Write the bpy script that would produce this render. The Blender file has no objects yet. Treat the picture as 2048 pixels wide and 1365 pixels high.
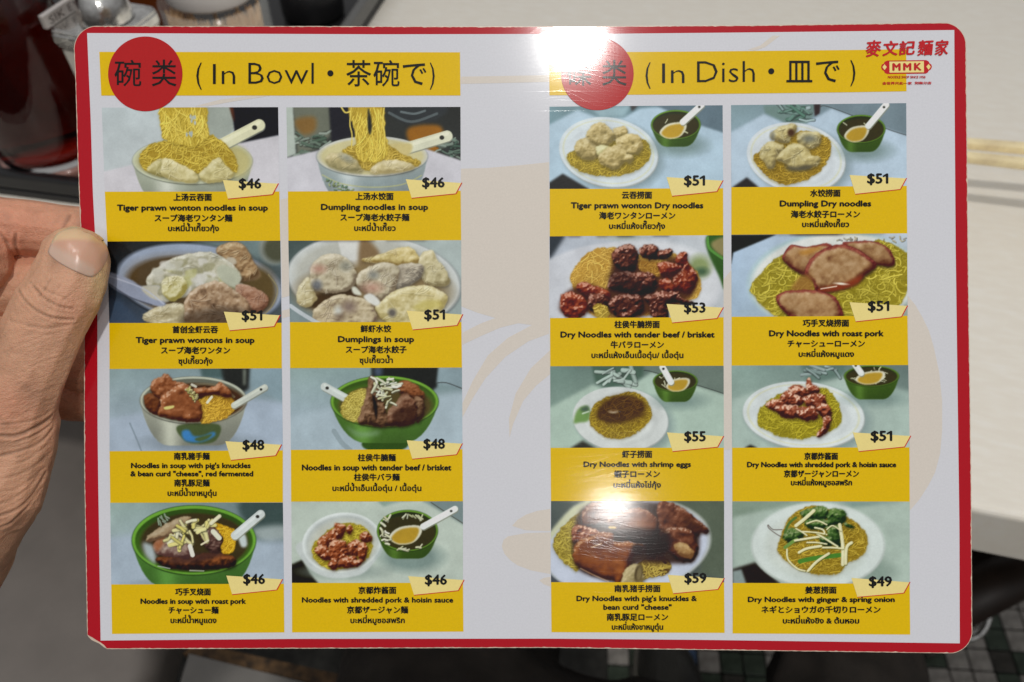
import bpy, bmesh, math, random
import numpy as np
from mathutils import Vector, Matrix
from mathutils.bvhtree import BVHTree

random.seed(7)
S = bpy.context.scene
COL = S.collection

# ------------------------------------------------------------------ camera, world, lamps
PITCH = math.radians(48)              # camera looks down at the table
CAM_Z = 1.11                          # eye height above the floor; the table top is at 0.75
TABLE_Z = 0.75
FPX = 28.0 / 36.0 * 2048.0            # focal length in photograph pixels
D = 0.2231                            # distance from the lens to the menu
K = D / FPX                           # metres per photograph pixel on the menu

cam = bpy.data.objects.new('camera', bpy.data.cameras.new('camera'))
COL.objects.link(cam)
S.camera = cam
cam.location = (0, 0, CAM_Z)
cam.rotation_euler = (math.pi / 2 - PITCH, 0, 0)
cam.data.lens = 28
cam.data.sensor_width = 36
cam.data.clip_start = 0.01
cam.data.clip_end = 50
cam.data.dof.use_dof = True
cam.data.dof.focus_distance = D
cam.data.dof.aperture_fstop = 17

RIGHT = Vector((1, 0, 0))
UP = Vector((0, math.sin(PITCH), math.cos(PITCH)))
BACK = Vector((0, -math.cos(PITCH), math.sin(PITCH)))
CAMP = Vector((0, 0, CAM_Z))

wd = bpy.data.worlds.new('World')
S.world = wd
wd.use_nodes = True
nt = wd.node_tree
bg = nt.nodes['Background']
tc = nt.nodes.new('ShaderNodeTexCoord')
sx = nt.nodes.new('ShaderNodeSeparateXYZ')
rp = nt.nodes.new('ShaderNodeValToRGB')
nt.links.new(tc.outputs['Generated'], sx.inputs[0])
mr = nt.nodes.new('ShaderNodeMapRange')
mr.inputs['From Min'].default_value = -1
mr.inputs['From Max'].default_value = 1
nt.links.new(sx.outputs['Z'], mr.inputs['Value'])
nt.links.new(mr.outputs[0], rp.inputs[0])
rp.color_ramp.elements[0].position = 0.45
rp.color_ramp.elements[0].color = (0.10, 0.09, 0.085, 1)
rp.color_ramp.elements[1].position = 0.95
rp.color_ramp.elements[1].color = (0.76, 0.765, 0.78, 1)
nt.links.new(rp.outputs[0], bg.inputs[0])
bg.inputs[1].default_value = 0.62

def lamp(name, px, py, height, size, power):
    d = Vector(((px - 1024) / FPX, (682.5 - py) / FPX, 1.0))
    hit = CAMP + RIGHT * (d.x * D) + UP * (d.y * D) - BACK * D
    w = RIGHT * d.x + UP * d.y + BACK * 1.0
    t = (height - hit.z) / w.z
    l = bpy.data.lights.new(name, 'AREA')
    l.shape = 'SQUARE'
    l.size = size
    l.energy = power
    l.color = (1.0, 0.97, 0.93)
    o = bpy.data.objects.new(name, l)
    COL.objects.link(o)
    o.location = hit + w * t
    o.rotation_euler = (0, 0, 0)
    return o
lamp('ceiling_lamp', 1150, 76, 2.6, 0.085, 14.0)
lamp('ceiling_lamp', 1226, 1016, 2.6, 0.13, 9.0)

S.view_settings.view_transform = 'Standard'
S.view_settings.look = 'None'
S.view_settings.exposure = 0.15
S.view_settings.gamma = 1
S.cycles.max_bounces = 10
S.cycles.use_denoising = True
S.cycles.sample_clamp_indirect = 4
S.cycles.caustics_reflective = False
S.cycles.caustics_refractive = False

# ------------------------------------------------------------------ helpers
def lin(c):
    c = np.asarray(c, dtype=float) / 255.0
    return np.where(c <= 0.04045, c / 12.92, ((c + 0.055) / 1.055) ** 2.4)

def rgb(r, g, b, gain=1.0):
    v = np.clip(lin((r, g, b)) * gain, 0, 0.9)
    return (float(v[0]), float(v[1]), float(v[2]), 1.0)

def W(px, py, z):
    """the point of the level plane z seen at a photograph position"""
    r = RIGHT * ((px - 1024) / FPX) + UP * ((682.5 - py) / FPX) - BACK
    return CAMP + r * ((z - CAM_Z) / r.z)

def mesh_obj(name, verts, faces, mat, parent=None, smooth=False):
    me = bpy.data.meshes.new(name)
    me.from_pydata([tuple(v) for v in verts], [], [tuple(f) for f in faces])
    if smooth:
        me.polygons.foreach_set('use_smooth', [True] * len(me.polygons))
    me.update()
    if mat: me.materials.append(mat)
    o = bpy.data.objects.new(name, me)
    COL.objects.link(o)
    if parent: o.parent = parent
    return o

def bm_obj(name, bm, mat, parent=None, smooth=False):
    me = bpy.data.meshes.new(name)
    bmesh.ops.recalc_face_normals(bm, faces=bm.faces[:])
    bm.to_mesh(me); bm.free()
    if smooth:
        me.polygons.foreach_set('use_smooth', [True] * len(me.polygons))
    if mat: me.materials.append(mat)
    o = bpy.data.objects.new(name, me)
    COL.objects.link(o)
    if parent: o.parent = parent
    return o

def empty(name, loc=(0, 0, 0), rot=(0, 0, 0)):
    o = bpy.data.objects.new(name, None)
    o.empty_display_size = 0.02
    COL.objects.link(o)
    o.location = loc; o.rotation_euler = rot
    return o

def tag(o, label, cat, group=None):
    o['label'] = label; o['category'] = cat
    if group: o['group'] = group
    return o

def lathe(profile, seg=48, cap=True):
    bm = bmesh.new()
    rings = []
    for r, z in profile:
        if r < 1e-6:
            rings.append([bm.verts.new((0, 0, z))])
        else:
            rings.append([bm.verts.new((r * math.cos(2 * math.pi * i / seg), r * math.sin(2 * math.pi * i / seg), z)) for i in range(seg)])
    for a, b in zip(rings, rings[1:]):
        for i in range(seg):
            j = (i + 1) % seg
            if len(a) == 1 and len(b) == 1: continue
            if len(a) == 1: bm.faces.new((a[0], b[i], b[j]))
            elif len(b) == 1: bm.faces.new((a[i], a[j], b[0]))
            else: bm.faces.new((a[i], a[j], b[j], b[i]))
    return bm

def box_bm(cx, cy, cz, sx_, sy_, sz_, bevel=0.0, seg=3):
    bm = bmesh.new()
    bmesh.ops.create_cube(bm, size=1)
    for v in bm.verts:
        v.co = Vector((cx + v.co.x * sx_, cy + v.co.y * sy_, cz + v.co.z * sz_))
    if bevel:
        bmesh.ops.bevel(bm, geom=bm.edges[:], offset=bevel, segments=seg, affect='EDGES', profile=0.5)
    return bm

def catmull(pts, n=8, closed=True):
    pts = [np.array(p, float) for p in pts]
    out = []
    m = len(pts)
    rng = range(m if closed else m - 1)
    for i in rng:
        if closed:
            p0, p1, p2, p3 = pts[i - 1], pts[i], pts[(i + 1) % m], pts[(i + 2) % m]
        else:
            p0, p1, p2, p3 = pts[max(i - 1, 0)], pts[i], pts[i + 1], pts[min(i + 2, m - 1)]
        for j in range(n):
            t = j / n
            out.append(0.5 * ((2 * p1) + (-p0 + p2) * t + (2 * p0 - 5 * p1 + 4 * p2 - p3) * t * t + (-p0 + 3 * p1 - 3 * p2 + p3) * t ** 3))
    if not closed: out.append(pts[-1])
    return out

# ------------------------------------------------------------------ materials
def nodes(m):
    m.use_nodes = True
    return m.node_tree, m.node_tree.nodes['Principled BSDF']

def simple(name, color, rough=0.5, metal=0.0, spec=0.5, noise=0.0, scale=40.0, bump=0.0, bscale=200.0, trans=0.0, ior=1.45, coat=0.0):
    m = bpy.data.materials.new(name)
    t, b = nodes(m)
    b.inputs['Base Color'].default_value = color
    b.inputs['Roughness'].default_value = rough
    b.inputs['Metallic'].default_value = metal
    b.inputs['Specular IOR Level'].default_value = spec
    b.inputs['Transmission Weight'].default_value = trans
    b.inputs['IOR'].default_value = ior
    b.inputs['Coat Weight'].default_value = coat
    co = t.nodes.new('ShaderNodeTexCoord')
    if noise:
        n = t.nodes.new('ShaderNodeTexNoise'); n.inputs['Scale'].default_value = scale; n.inputs['Detail'].default_value = 6
        t.links.new(co.outputs['Object'], n.inputs['Vector'])
        r = t.nodes.new('ShaderNodeValToRGB')
        r.color_ramp.elements[0].position = 0.3; r.color_ramp.elements[1].position = 0.7
        r.color_ramp.elements[0].color = tuple(c * (1 - noise) for c in color[:3]) + (1,)
        r.color_ramp.elements[1].color = tuple(min(c * (1 + noise), 0.95) for c in color[:3]) + (1,)
        t.links.new(n.outputs['Fac'], r.inputs[0]); t.links.new(r.outputs[0], b.inputs['Base Color'])
    if bump:
        n = t.nodes.new('ShaderNodeTexNoise'); n.inputs['Scale'].default_value = bscale; n.inputs['Detail'].default_value = 4
        t.links.new(co.outputs['Object'], n.inputs['Vector'])
        bp = t.nodes.new('ShaderNodeBump'); bp.inputs['Strength'].default_value = bump; bp.inputs['Distance'].default_value = 0.001
        t.links.new(n.outputs['Fac'], bp.inputs['Height']); t.links.new(bp.outputs[0], b.inputs['Normal'])
    return m

# the laminate: one node group of scratches and weave shared by every print
def laminate_group():
    g = bpy.data.node_groups.new('laminate_relief', 'ShaderNodeTree')
    g.interface.new_socket('Normal', in_out='OUTPUT', socket_type='NodeSocketVector')
    g.interface.new_socket('Rough', in_out='OUTPUT', socket_type='NodeSocketFloat')
    N = g.nodes; L = g.links
    out = N.new('NodeGroupOutput')
    co = N.new('ShaderNodeTexCoord')
    def scratches(rot, sc, seed, lo, hi, warp=0.0):
        mp = N.new('ShaderNodeMapping')
        mp.inputs['Rotation'].default_value = (0, 0, math.radians(rot))
        mp.inputs['Location'].default_value = (seed, seed * 1.7, 0)
        mp.inputs['Scale'].default_value = sc
        src = co.outputs['Object']
        if warp:
            nz = N.new('ShaderNodeTexNoise'); nz.inputs['Scale'].default_value = 9
            L.new(src, nz.inputs['Vector'])
            vm = N.new('ShaderNodeVectorMath'); vm.operation = 'MULTIPLY_ADD'
            vm.inputs[1].default_value = (warp, warp, 0)
            L.new(nz.outputs['Color'], vm.inputs[0]); L.new(src, vm.inputs[2])
            src = vm.outputs[0]
        L.new(src, mp.inputs['Vector'])
        n = N.new('ShaderNodeTexNoise'); n.inputs['Scale'].default_value = 1; n.inputs['Detail'].default_value = 1.5
        L.new(mp.outputs[0], n.inputs['Vector'])
        r = N.new('ShaderNodeMapRange'); r.inputs['From Min'].default_value = lo; r.inputs['From Max'].default_value = hi
        L.new(n.outputs['Fac'], r.inputs['Value'])
        return r.outputs[0]
    def add(a, b, fa=1.0, fb=1.0):
        m1 = N.new('ShaderNodeMath'); m1.operation = 'MULTIPLY'; m1.inputs[1].default_value = fb; L.new(b, m1.inputs[0])
        m2 = N.new('ShaderNodeMath'); m2.operation = 'MULTIPLY_ADD'; m2.inputs[1].default_value = fa
        L.new(a, m2.inputs[0]); L.new(m1.outputs[0], m2.inputs[2])
        return m2.outputs[0]
    s = None
    for i, (rot, warp) in enumerate([(12, .02), (38, .05), (62, .03), (85, .0), (108, .04), (137, .06), (160, .02), (25, .12), (72, .1)]):
        q = scratches(rot, (22, 2400, 1), 3.1 * i + 1, 0.64, 0.80, warp)
        s = q if s is None else add(s, q)
    weave = scratches(0, (3200, 90, 1), 50, 0.2, 0.8)
    grain = scratches(0, (1500, 1500, 1), 70, 0.2, 0.8)
    dents = scratches(0, (220, 260, 1), 90, 0.74, 0.8)
    h = add(s, weave, 1.0, 0.22)
    h = add(h, grain, 1.0, 0.16)
    h = add(h, dents, 1.0, 2.4)
    bp = N.new('ShaderNodeBump'); bp.inputs['Strength'].default_value = 0.55; bp.inputs['Distance'].default_value = 0.0000045
    L.new(h, bp.inputs['Height'])
    # slow waviness of the laminated board
    wv = N.new('ShaderNodeTexNoise'); wv.inputs['Scale'].default_value = 22; wv.inputs['Detail'].default_value = 2
    L.new(co.outputs['Object'], wv.inputs['Vector'])
    b2 = N.new('ShaderNodeBump'); b2.inputs['Strength'].default_value = 0.5; b2.inputs['Distance'].default_value = 0.00011
    L.new(wv.outputs['Fac'], b2.inputs['Height'])
    L.new(b2.outputs[0], bp.inputs['Normal'])
    L.new(bp.outputs[0], out.inputs['Normal'])
    rr = N.new('ShaderNodeMapRange'); rr.inputs['To Min'].default_value = 0.07; rr.inputs['To Max'].default_value = 0.13
    L.new(wv.outputs['Fac'], rr.inputs['Value'])
    L.new(rr.outputs[0], out.inputs['Rough'])
    return g
LAM = laminate_group()

def printed(name, color=None, attr=None, mottle=0.03):
    m = bpy.data.materials.new(name)
    t, b = nodes(m)
    b.inputs['Roughness'].default_value = 0.42
    b.inputs['Specular IOR Level'].default_value = 0.06
    b.inputs['Coat Weight'].default_value = 0.42
    b.inputs['Coat IOR'].default_value = 1.5
    g = t.nodes.new('ShaderNodeGroup'); g.node_tree = LAM
    t.links.new(g.outputs['Normal'], b.inputs['Coat Normal'])
    t.links.new(g.outputs['Normal'], b.inputs['Normal'])
    t.links.new(g.outputs['Rough'], b.inputs['Coat Roughness'])
    co = t.nodes.new('ShaderNodeTexCoord')
    n = t.nodes.new('ShaderNodeTexNoise'); n.inputs['Scale'].default_value = 1900; n.inputs['Detail'].default_value = 2
    t.links.new(co.outputs['Object'], n.inputs['Vector'])
    mrr = t.nodes.new('ShaderNodeMapRange'); mrr.inputs['To Min'].default_value = 1 - mottle * 2.2; mrr.inputs['To Max'].default_value = 1 + mottle * 2.2
    t.links.new(n.outputs['Fac'], mrr.inputs['Value'])
    mx = t.nodes.new('ShaderNodeVectorMath'); mx.operation = 'SCALE'
    t.links.new(mrr.outputs[0], mx.inputs['Scale'])
    if attr:
        a = t.nodes.new('ShaderNodeAttribute'); a.attribute_name = attr
        t.links.new(a.outputs['Color'], mx.inputs[0])
    else:
        mx.inputs[0].default_value = color[:3]
    t.links.new(mx.outputs[0], b.inputs['Base Color'])
    return m

PG = 1.9                                # albedo of the print per unit of pictured brightness
M_RED = printed('red_print', rgb(146, 10, 24, 1.5))
M_WHITE = printed('white_print', rgb(179, 180, 185, 1.46))
M_YEL = printed('yellow_print', rgb(186, 153, 0, 1.55), mottle=0.04)
M_DISC = printed('disc_red_print', rgb(150, 20, 22, 1.5))
M_TAG = printed('cream_print', rgb(220, 203, 130, 1.2))
M_TAGRED = printed('tag_red_print', rgb(170, 14, 30, 1.5))
M_PEACH = printed('peach_print', rgb(184, 177, 168, 1.42))
M_INK = printed('black_ink_print', (0.006, 0.006, 0.005, 1), mottle=0.0)
M_LOGO = printed('logo_red_print', rgb(160, 22, 28, 1.5), mottle=0.0)
M_PIC = printed('picture_print', attr='print_colour')
M_CORE = simple('laminate_core', rgb(196, 176, 158, 1.1), rough=0.35, noise=0.25, scale=900)

# ------------------------------------------------------------------ the menu
menu = empty('menu', CAMP - BACK * D, cam.rotation_euler)
tag(menu, 'laminated noodle menu with red border and yellow panels held up in front of the table', 'menu')
LAY = 3.2e-5

def C(px, py, layer=0.0):
    return ((px - 1024) * K, (682.5 - py) * K, layer * LAY)

def sheet(name, pts, layer, mat, parent=menu, label=None):
    vs = [C(x, y, layer) for x, y in pts]
    o = mesh_obj(name, vs, [tuple(range(len(vs)))], mat, parent)
    if o.data.polygons[0].normal.z < 0:
        o.data.flip_normals()
    if label: o['label'] = label
    return o

def edge_interp(tab, v):
    return float(np.interp(v, [a for a, b in tab], [b for a, b in tab]))

OL = [(100, 147.5), (140, 150), (322, 155.3), (390, 158), (480, 161.5), (560, 165.5), (647, 168), (860, 168), (965, 168.6), (1131, 171.7), (1300, 174.5)]
OR = [(50, 1932), (150, 1933), (210, 1933.7), (490, 1936.5), (960, 1942.8), (1300, 1945)]
OT = [(148, 52), (580, 52.3), (1000, 53.2), (1300, 52), (1500, 50.8), (1930, 45)]
OB = [(170, 1299), (600, 1297.8), (1100, 1296.2), (1500, 1301.8), (1945, 1308)]
IL = [(66, 174.4), (240, 181.7), (385, 185.9), (500, 192), (605, 195.0), (860, 195.4), (970, 196.8), (1281, 201.5)]
IR = [(60, 1908.3), (210, 1909), (490, 1911), (1050, 1918.5), (1287, 1919.3)]
IT = [(174, 66.8), (300, 67.3), (760, 69.3), (1200, 68.3), (1500, 65.5), (1908, 60.7)]
IB = [(201, 1281.4), (600, 1278), (1100, 1277.6), (1400, 1280), (1919, 1287)]

def outline(inset, rad, jit=0.0, seed=1, step=6.0):
    rn = random.Random(seed)
    pts = []
    nx = int((1932 - 148) / step)
    def jj(): return rn.gauss(0, jit) if jit else 0
    x0, x1 = 148, 1932
    # top edge
    for i in range(nx + 1):
        x = x0 + rad + (x1 - x0 - 2 * rad) * i / nx
        pts.append((x, edge_interp(OT, x) + inset + abs(jj())))
    def corner(cx, cy, a0, a1, r, n=10):
        for i in range(1, n):
            a = math.radians(a0 + (a1 - a0) * i / n)
            pts.append((cx + (r) * math.cos(a), cy + (r) * math.sin(a)))
    rr = rad - inset
    corner(1932.5 - rad, 45.5 + rad, -90, 0, rr)
    ny = int(1200 / step)
    for i in range(ny + 1):
        y = 45.5 + rad + (1307 - 45.5 - 2 * rad) * i / ny
        pts.append((edge_interp(OR, y) - inset - abs(jj()), y))
    corner(1945 - rad, 1307.5 - rad, 0, 90, rr)
    for i in range(nx + 1):
        x = 1945 - rad + (214 - 1945 + rad) * i / nx
        pts.append((x, edge_interp(OB, x) - inset - abs(jj())))
    # worn bottom left corner
    for x, y in [(206, 1294), (199, 1287.5), (190, 1284), (183, 1280), (177, 1275)]:
        pts.append((x + inset * 1.6 + jj(), y - inset * 2.2 + jj()))
    for i in range(ny + 1):
        y = 1270 + (52 + rad - 1270) * i / ny
        pts.append((edge_interp(OL, y) + inset + abs(jj()), y))
    corner(148 + rad, 52 + rad, 180, 270, rr)
    return pts

board_pts = outline(0, 46, 0.25, 3)
bm = bmesh.new()
fv = [bm.verts.new(C(x, y, 0)) for x, y in board_pts]
bv = [bm.verts.new((v.co.x, v.co.y, -0.0011)) for v in fv]
bm.faces.new(fv[::-1]); bm.faces.new(bv)
n = len(fv)
for i in range(n):
    bm.faces.new((fv[i], fv[(i + 1) % n], bv[(i + 1) % n], bv[i]))
bm_obj('board', bm, M_CORE, menu)
sheet('border', outline(1.3, 46, 0.55, 5), 1, M_RED)
inner = []
for i in range(60): x = 174.4 + (1908.3 - 174.4) * i / 60; inner.append((x, edge_interp(IT, x)))
for i in range(60): y = 60.7 + (1287 - 60.7) * i / 60; inner.append((edge_interp(IR, y), y))
for i in range(60): x = 1919.3 + (201.5 - 1919.3) * i / 60; inner.append((x, edge_interp(IB, x)))
for i in range(60): y = 1281.4 + (66.8 - 1281.4) * i / 60; inner.append((edge_interp(IL, y), y))
sheet('page', inner, 2, M_WHITE)

# pale decoration printed behind the panels
deco = [
    [(922, 154), (1098, 151), (1098, 164.5), (922, 168.5)],
    [(922, 338), (975, 336.5), (1040, 331), (1098, 325), (1098, 668), (1057, 683), (1011, 714), (971, 757), (945.5, 797), (925, 835), (925, 807), (945.5, 762), (976, 711), (1016, 676), (1064, 650.6), (1036.5, 647), (1001, 655.6), (961, 673), (925, 690), (925, 666), (960, 648), (991, 636.4), (955, 626), (922, 613)],
    [(1100, 701), (1062, 736.5), (1031.5, 787), (1018, 837.6), (1019, 875.5), (1026.4, 848), (1046.6, 802), (1072, 772), (1100, 749)],
    [(1024, 1052), (1035, 1040), (1051.7, 1029.7), (1075, 1022), (1101, 1018), (1101, 1062.6), (1051.7, 1061)],
    [(1003.6, 1093), (1007, 1080), (1016, 1073), (1052, 1066.5), (1101, 1065), (1101, 1148.5), (1062, 1141), (1035, 1131), (1021, 1121), (1009, 1108)],
    [(1078.5, 1161), (1088, 1156), (1101, 1154), (1101, 1174), (1088, 1169)],
    [(1815, 592), (1830, 610), (1844, 634), (1858, 663), (1868, 698), (1878, 745), (1884, 803), (1884, 860), (1880, 907), (1870, 945), (1856, 972), (1838, 1000), (1819, 1022), (1819, 900), (1816, 700)],
    [(561.5, 400), (577, 396), (580, 592), (564, 596)],
    [(564, 622), (580, 618), (581, 633), (564.5, 637)],
    [(1446.5, 560), (1463, 540), (1463.5, 900), (1447.5, 900)],
    [(390, 213), (440, 200), (500, 192.5), (540, 192.5), (470, 203), (415, 213)],
    [(1495, 100), (1520, 92), (1545, 72), (1560, 72), (1530, 95), (1510, 102)],
]
for p in deco: sheet('page_decoration', p, 3, M_PEACH)

def rect_strip(pa, pb, qa, qb, n=20):
    """top edge pa-pb, bottom edge qa-qb"""
    return [tuple(np.array(pa) + (np.array(pb) - np.array(pa)) * i / n) for i in range(n + 1)] + \
           [tuple(np.array(qb) + (np.array(qa) - np.array(qb)) * i / n) for i in range(n + 1)]

# ------------------------------------------------------------------ lettering
TONE = set('\u0e48\u0e49\u0e4a\u0e4b')
UPPER = set('\u0e34\u0e35\u0e36\u0e37\u0e31\u0e47\u0e33')
def glyph_mesh(text, size, thin=0.0):
    if text[0] == '$' and text.endswith('1'):          # the menu's one has a flag, the default font's has none
        V, F = glyph_mesh(text[:-1], size)
        x = V[:, 0].max() + .06 * size
        one = np.array([(.22, 0), (.31, 0), (.31, .68), (.235, .68), (.03, .545), (.03, .455), (.22, .575)]) * size
        n = len(V)
        V = np.vstack([V, np.column_stack([one[:, 0] + x, one[:, 1], np.zeros(len(one))])])
        return V, F + [(n, n + 1, n + 2, n + 3, n + 6), (n + 3, n + 4, n + 5, n + 6)]
    def build(offset):
        cu = bpy.data.curves.new('t', 'FONT')
        cu.body = text
        cu.size = size
        cu.resolution_u = 2
        cu.offset = offset * size
        for m_ in (M_INK, M_RED, M_WHITE): cu.materials.append(m_)
        for i, ch in enumerate(text):
            if ch in TONE and ((i and text[i - 1] in UPPER) or (i + 1 < len(text) and text[i + 1] == '\u0e33')):
                cu.body_format[i].material_index = 1
            elif ch == '\u0e2b':
                cu.body_format[i].material_index = 2
        o = bpy.data.objects.new('t', cu)
        me = bpy.data.meshes.new_from_object(o)
        V = np.zeros(len(me.vertices) * 3); me.vertices.foreach_get('co', V); V = V.reshape(-1, 3)
        F = [(p.material_index, tuple(p.vertices)) for p in me.polygons]
        raised = set()
        for mi, f in F:
            if mi == 1: raised.update(f)
        if raised: V[list(raised), 1] += 0.23 * size
        bpy.data.objects.remove(o); bpy.data.curves.remove(cu); bpy.data.meshes.remove(me)
        return V, F
    V, F = build(thin)
    if '\u0e2b' in text:                                # this letter only fills cleanly with a slight offset
        V2, F2 = build(.012)
        F = [f for mi, f in F if mi != 2] + [tuple(i + len(V) for i in f) for mi, f in F2 if mi == 2]
        return np.vstack([V, V2]), F
    return V, [f for mi, f in F]

def lettering(name, text, xl, xr, y, kind, parent, size=None, bold=0.0, mat=M_INK, layer=9, ybox=None, shear=0.0, slope=0.0, label=None, thin=0.0):
    """kind c: y is the middle of the characters; e/t: y is the baseline; b: ybox gives top and bottom"""
    V, F = glyph_mesh(text, 1.0, thin)
    x0, x1 = V[:, 0].min(), V[:, 0].max()
    y0, y1 = V[:, 1].min(), V[:, 1].max()
    if ybox:
        sy = (ybox[1] - ybox[0]) / (y1 - y0); base = ybox[1] + y0 * sy
    else:
        sy = size; base = y + (0.38 * size if kind == 'c' else 0)
    sxx = (xr - xl - bold) / (x1 - x0)
    P = np.zeros_like(V)
    yy = V[:, 1] * sy
    P[:, 0] = xl + bold / 2 + (V[:, 0] - x0) * sxx + shear * yy
    P[:, 1] = base - yy
    P[:, 1] += slope * (P[:, 0] - xl)
    offs = [(0, 0)]
    if bold:
        b = bold / 2
        offs = [(-b, 0), (b, 0), (0, b * 0.8), (0, -b * 0.8)]
    verts = []; faces = []
    for k, (ox, oy) in enumerate(offs):
        st = len(verts)
        for a in P: verts.append(C(a[0] + ox, a[1] + oy, layer + 0.06 * k))
        faces += [tuple(i + st for i in f) for f in F]
    o = mesh_obj(name, verts, faces, mat, parent)
    if label: o['label'] = label
    return o

# header bands
bl = sheet('header_band', rect_strip((199, 104.5), (920, 105.4), (203, 192), (921, 191.8)), 4, M_YEL)
br = sheet('header_band', [(1098, 105.6), (1300, 104.5), (1500, 102.8), (1700, 100.8), (1812, 99.2), (1812.6, 183.3), (1700, 185.3), (1500, 187.8), (1300, 190), (1099, 191.4)], 4, M_YEL)
def disc(cx, cy, rx, ry, parent):
    return sheet('header_disc', [(cx + rx * math.cos(t * math.pi / 40), cy + ry * math.sin(t * math.pi / 40)) for t in range(80)], 7.5, M_DISC, parent)
dl = disc(291.3, 148.8, 74.3, 74.8, bl)
dr = disc(1194.5, 148.7, 72.6, 72.8, br)
def H(text, xl, xr, yt, yb, par, mat=M_INK, bold=0.0, shear=0.0, layer=9, slope=0.0, thin=0.0):
    return lettering('lettering', text, xl, xr, 0, 'b', par, bold=bold, mat=mat, ybox=(yt, yb), shear=shear, layer=layer, slope=slope, thin=thin)
H('碗', 229.8, 283.5, 121, 173.8, bl, bold=.5); H('类', 304.4, 353.8, 120.5, 173.8, bl, bold=.5)
H('(', 393.3, 404.2, 126.3, 180.2, bl); H('In', 426.5, 471, 129.2, 168.9, bl, thin=-.011)
H('Bowl', 497.4, 628, 126.8, 168.9, bl, thin=-.011)
sheet('lettering', [(661.2 + 6.1 * math.cos(t * .3142), 147.6 + 6.1 * math.sin(t * .3142)) for t in range(20)], 9, M_INK, bl)
H('茶', 692.8, 742.6, 121.5, 173.6, bl, bold=.5); H('碗', 747, 799.3, 121.5, 173.8, bl, bold=.5); H('で', 805.7, 853, 128, 171, bl, bold=.5)
H(')', 859.8, 869.6, 126.3, 180.2, bl)
H('碟', 1133.7, 1182.5, 121, 172.3, br, bold=.5); H('类', 1204, 1253.3, 121, 172.3, br, bold=.5)
H('(', 1290.8, 1301, 125.7, 178.4, br); H('In', 1324, 1368.6, 128, 166.9, br, thin=-.011)
H('Dish', 1393.8, 1509, 123.8, 165.8, br, slope=-0.006, thin=-.011)
sheet('lettering', [(1542 + 6 * math.cos(t * .3142), 143.5 + 6 * math.sin(t * .3142)) for t in range(20)], 9, M_INK, br)
H('皿', 1572.3, 1624, 122.7, 165.5, br, bold=.5); H('で', 1631.4, 1678.6, 122.5, 165.5, br, bold=.5)
H(')', 1700, 1710, 121.3, 173.6, br)

# shop logo
logo = sheet('logo', [(1761.5, 135.3), (1763, 130), (1767.5, 127.8), (1768.5, 124.5), (1774, 122), (1852, 121), (1857, 124), (1858.5, 127.5), (1862, 129.8), (1863.4, 134.5), (1861, 139.8), (1857, 142.2), (1855, 145.8), (1851, 148), (1774, 149), (1769, 146.6), (1767.5, 142.8), (1763.5, 140.6)], 5, M_LOGO)
sheet('logo_field', [(1778.2, 124.2), (1847, 123.4), (1847.2, 145.6), (1778.4, 146.3)], 6, M_TAG, logo)
sheet('logo_field', [(1764.2, 135.2), (1768.3, 129.4), (1773, 135), (1768.6, 141)], 6, M_TAG, logo)
sheet('logo_field', [(1852, 134.2), (1856.6, 128.8), (1860.8, 134.4), (1856.4, 140.4)], 6, M_TAG, logo)
H('M', 1783.8, 1800.4, 128.2, 141.8, logo, M_LOGO, 2.4); H('M', 1805.3, 1821.8, 128, 141.5, logo, M_LOGO, 2.4); H('K', 1827, 1842.4, 127.7, 141.2, logo, M_LOGO, 2.4)
for t_, a, b_, c_, d_ in [('麥', 1729.5, 1760.5, 83, 115), ('文', 1763.8, 1794.5, 84, 113), ('記', 1796, 1828.5, 84, 111.5), ('麵', 1833.6, 1864, 82.5, 112.5), ('家', 1868.2, 1895, 82, 112)]:
    H(t_, a, b_, c_, d_, logo, M_LOGO, 2.0, shear=0.10, slope=-0.05)
H('NOODLE SHOP SINCE 1958', 1775, 1850, 152.8, 157.6, logo, M_LOGO, 0.3)
H('全世界只此一家', 1763.5, 1823, 164.8, 170.2, logo, M_LOGO, 0.5); H('別無分店', 1828.4, 1862, 164.3, 169.6, logo, M_LOGO, 0.5)

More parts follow.
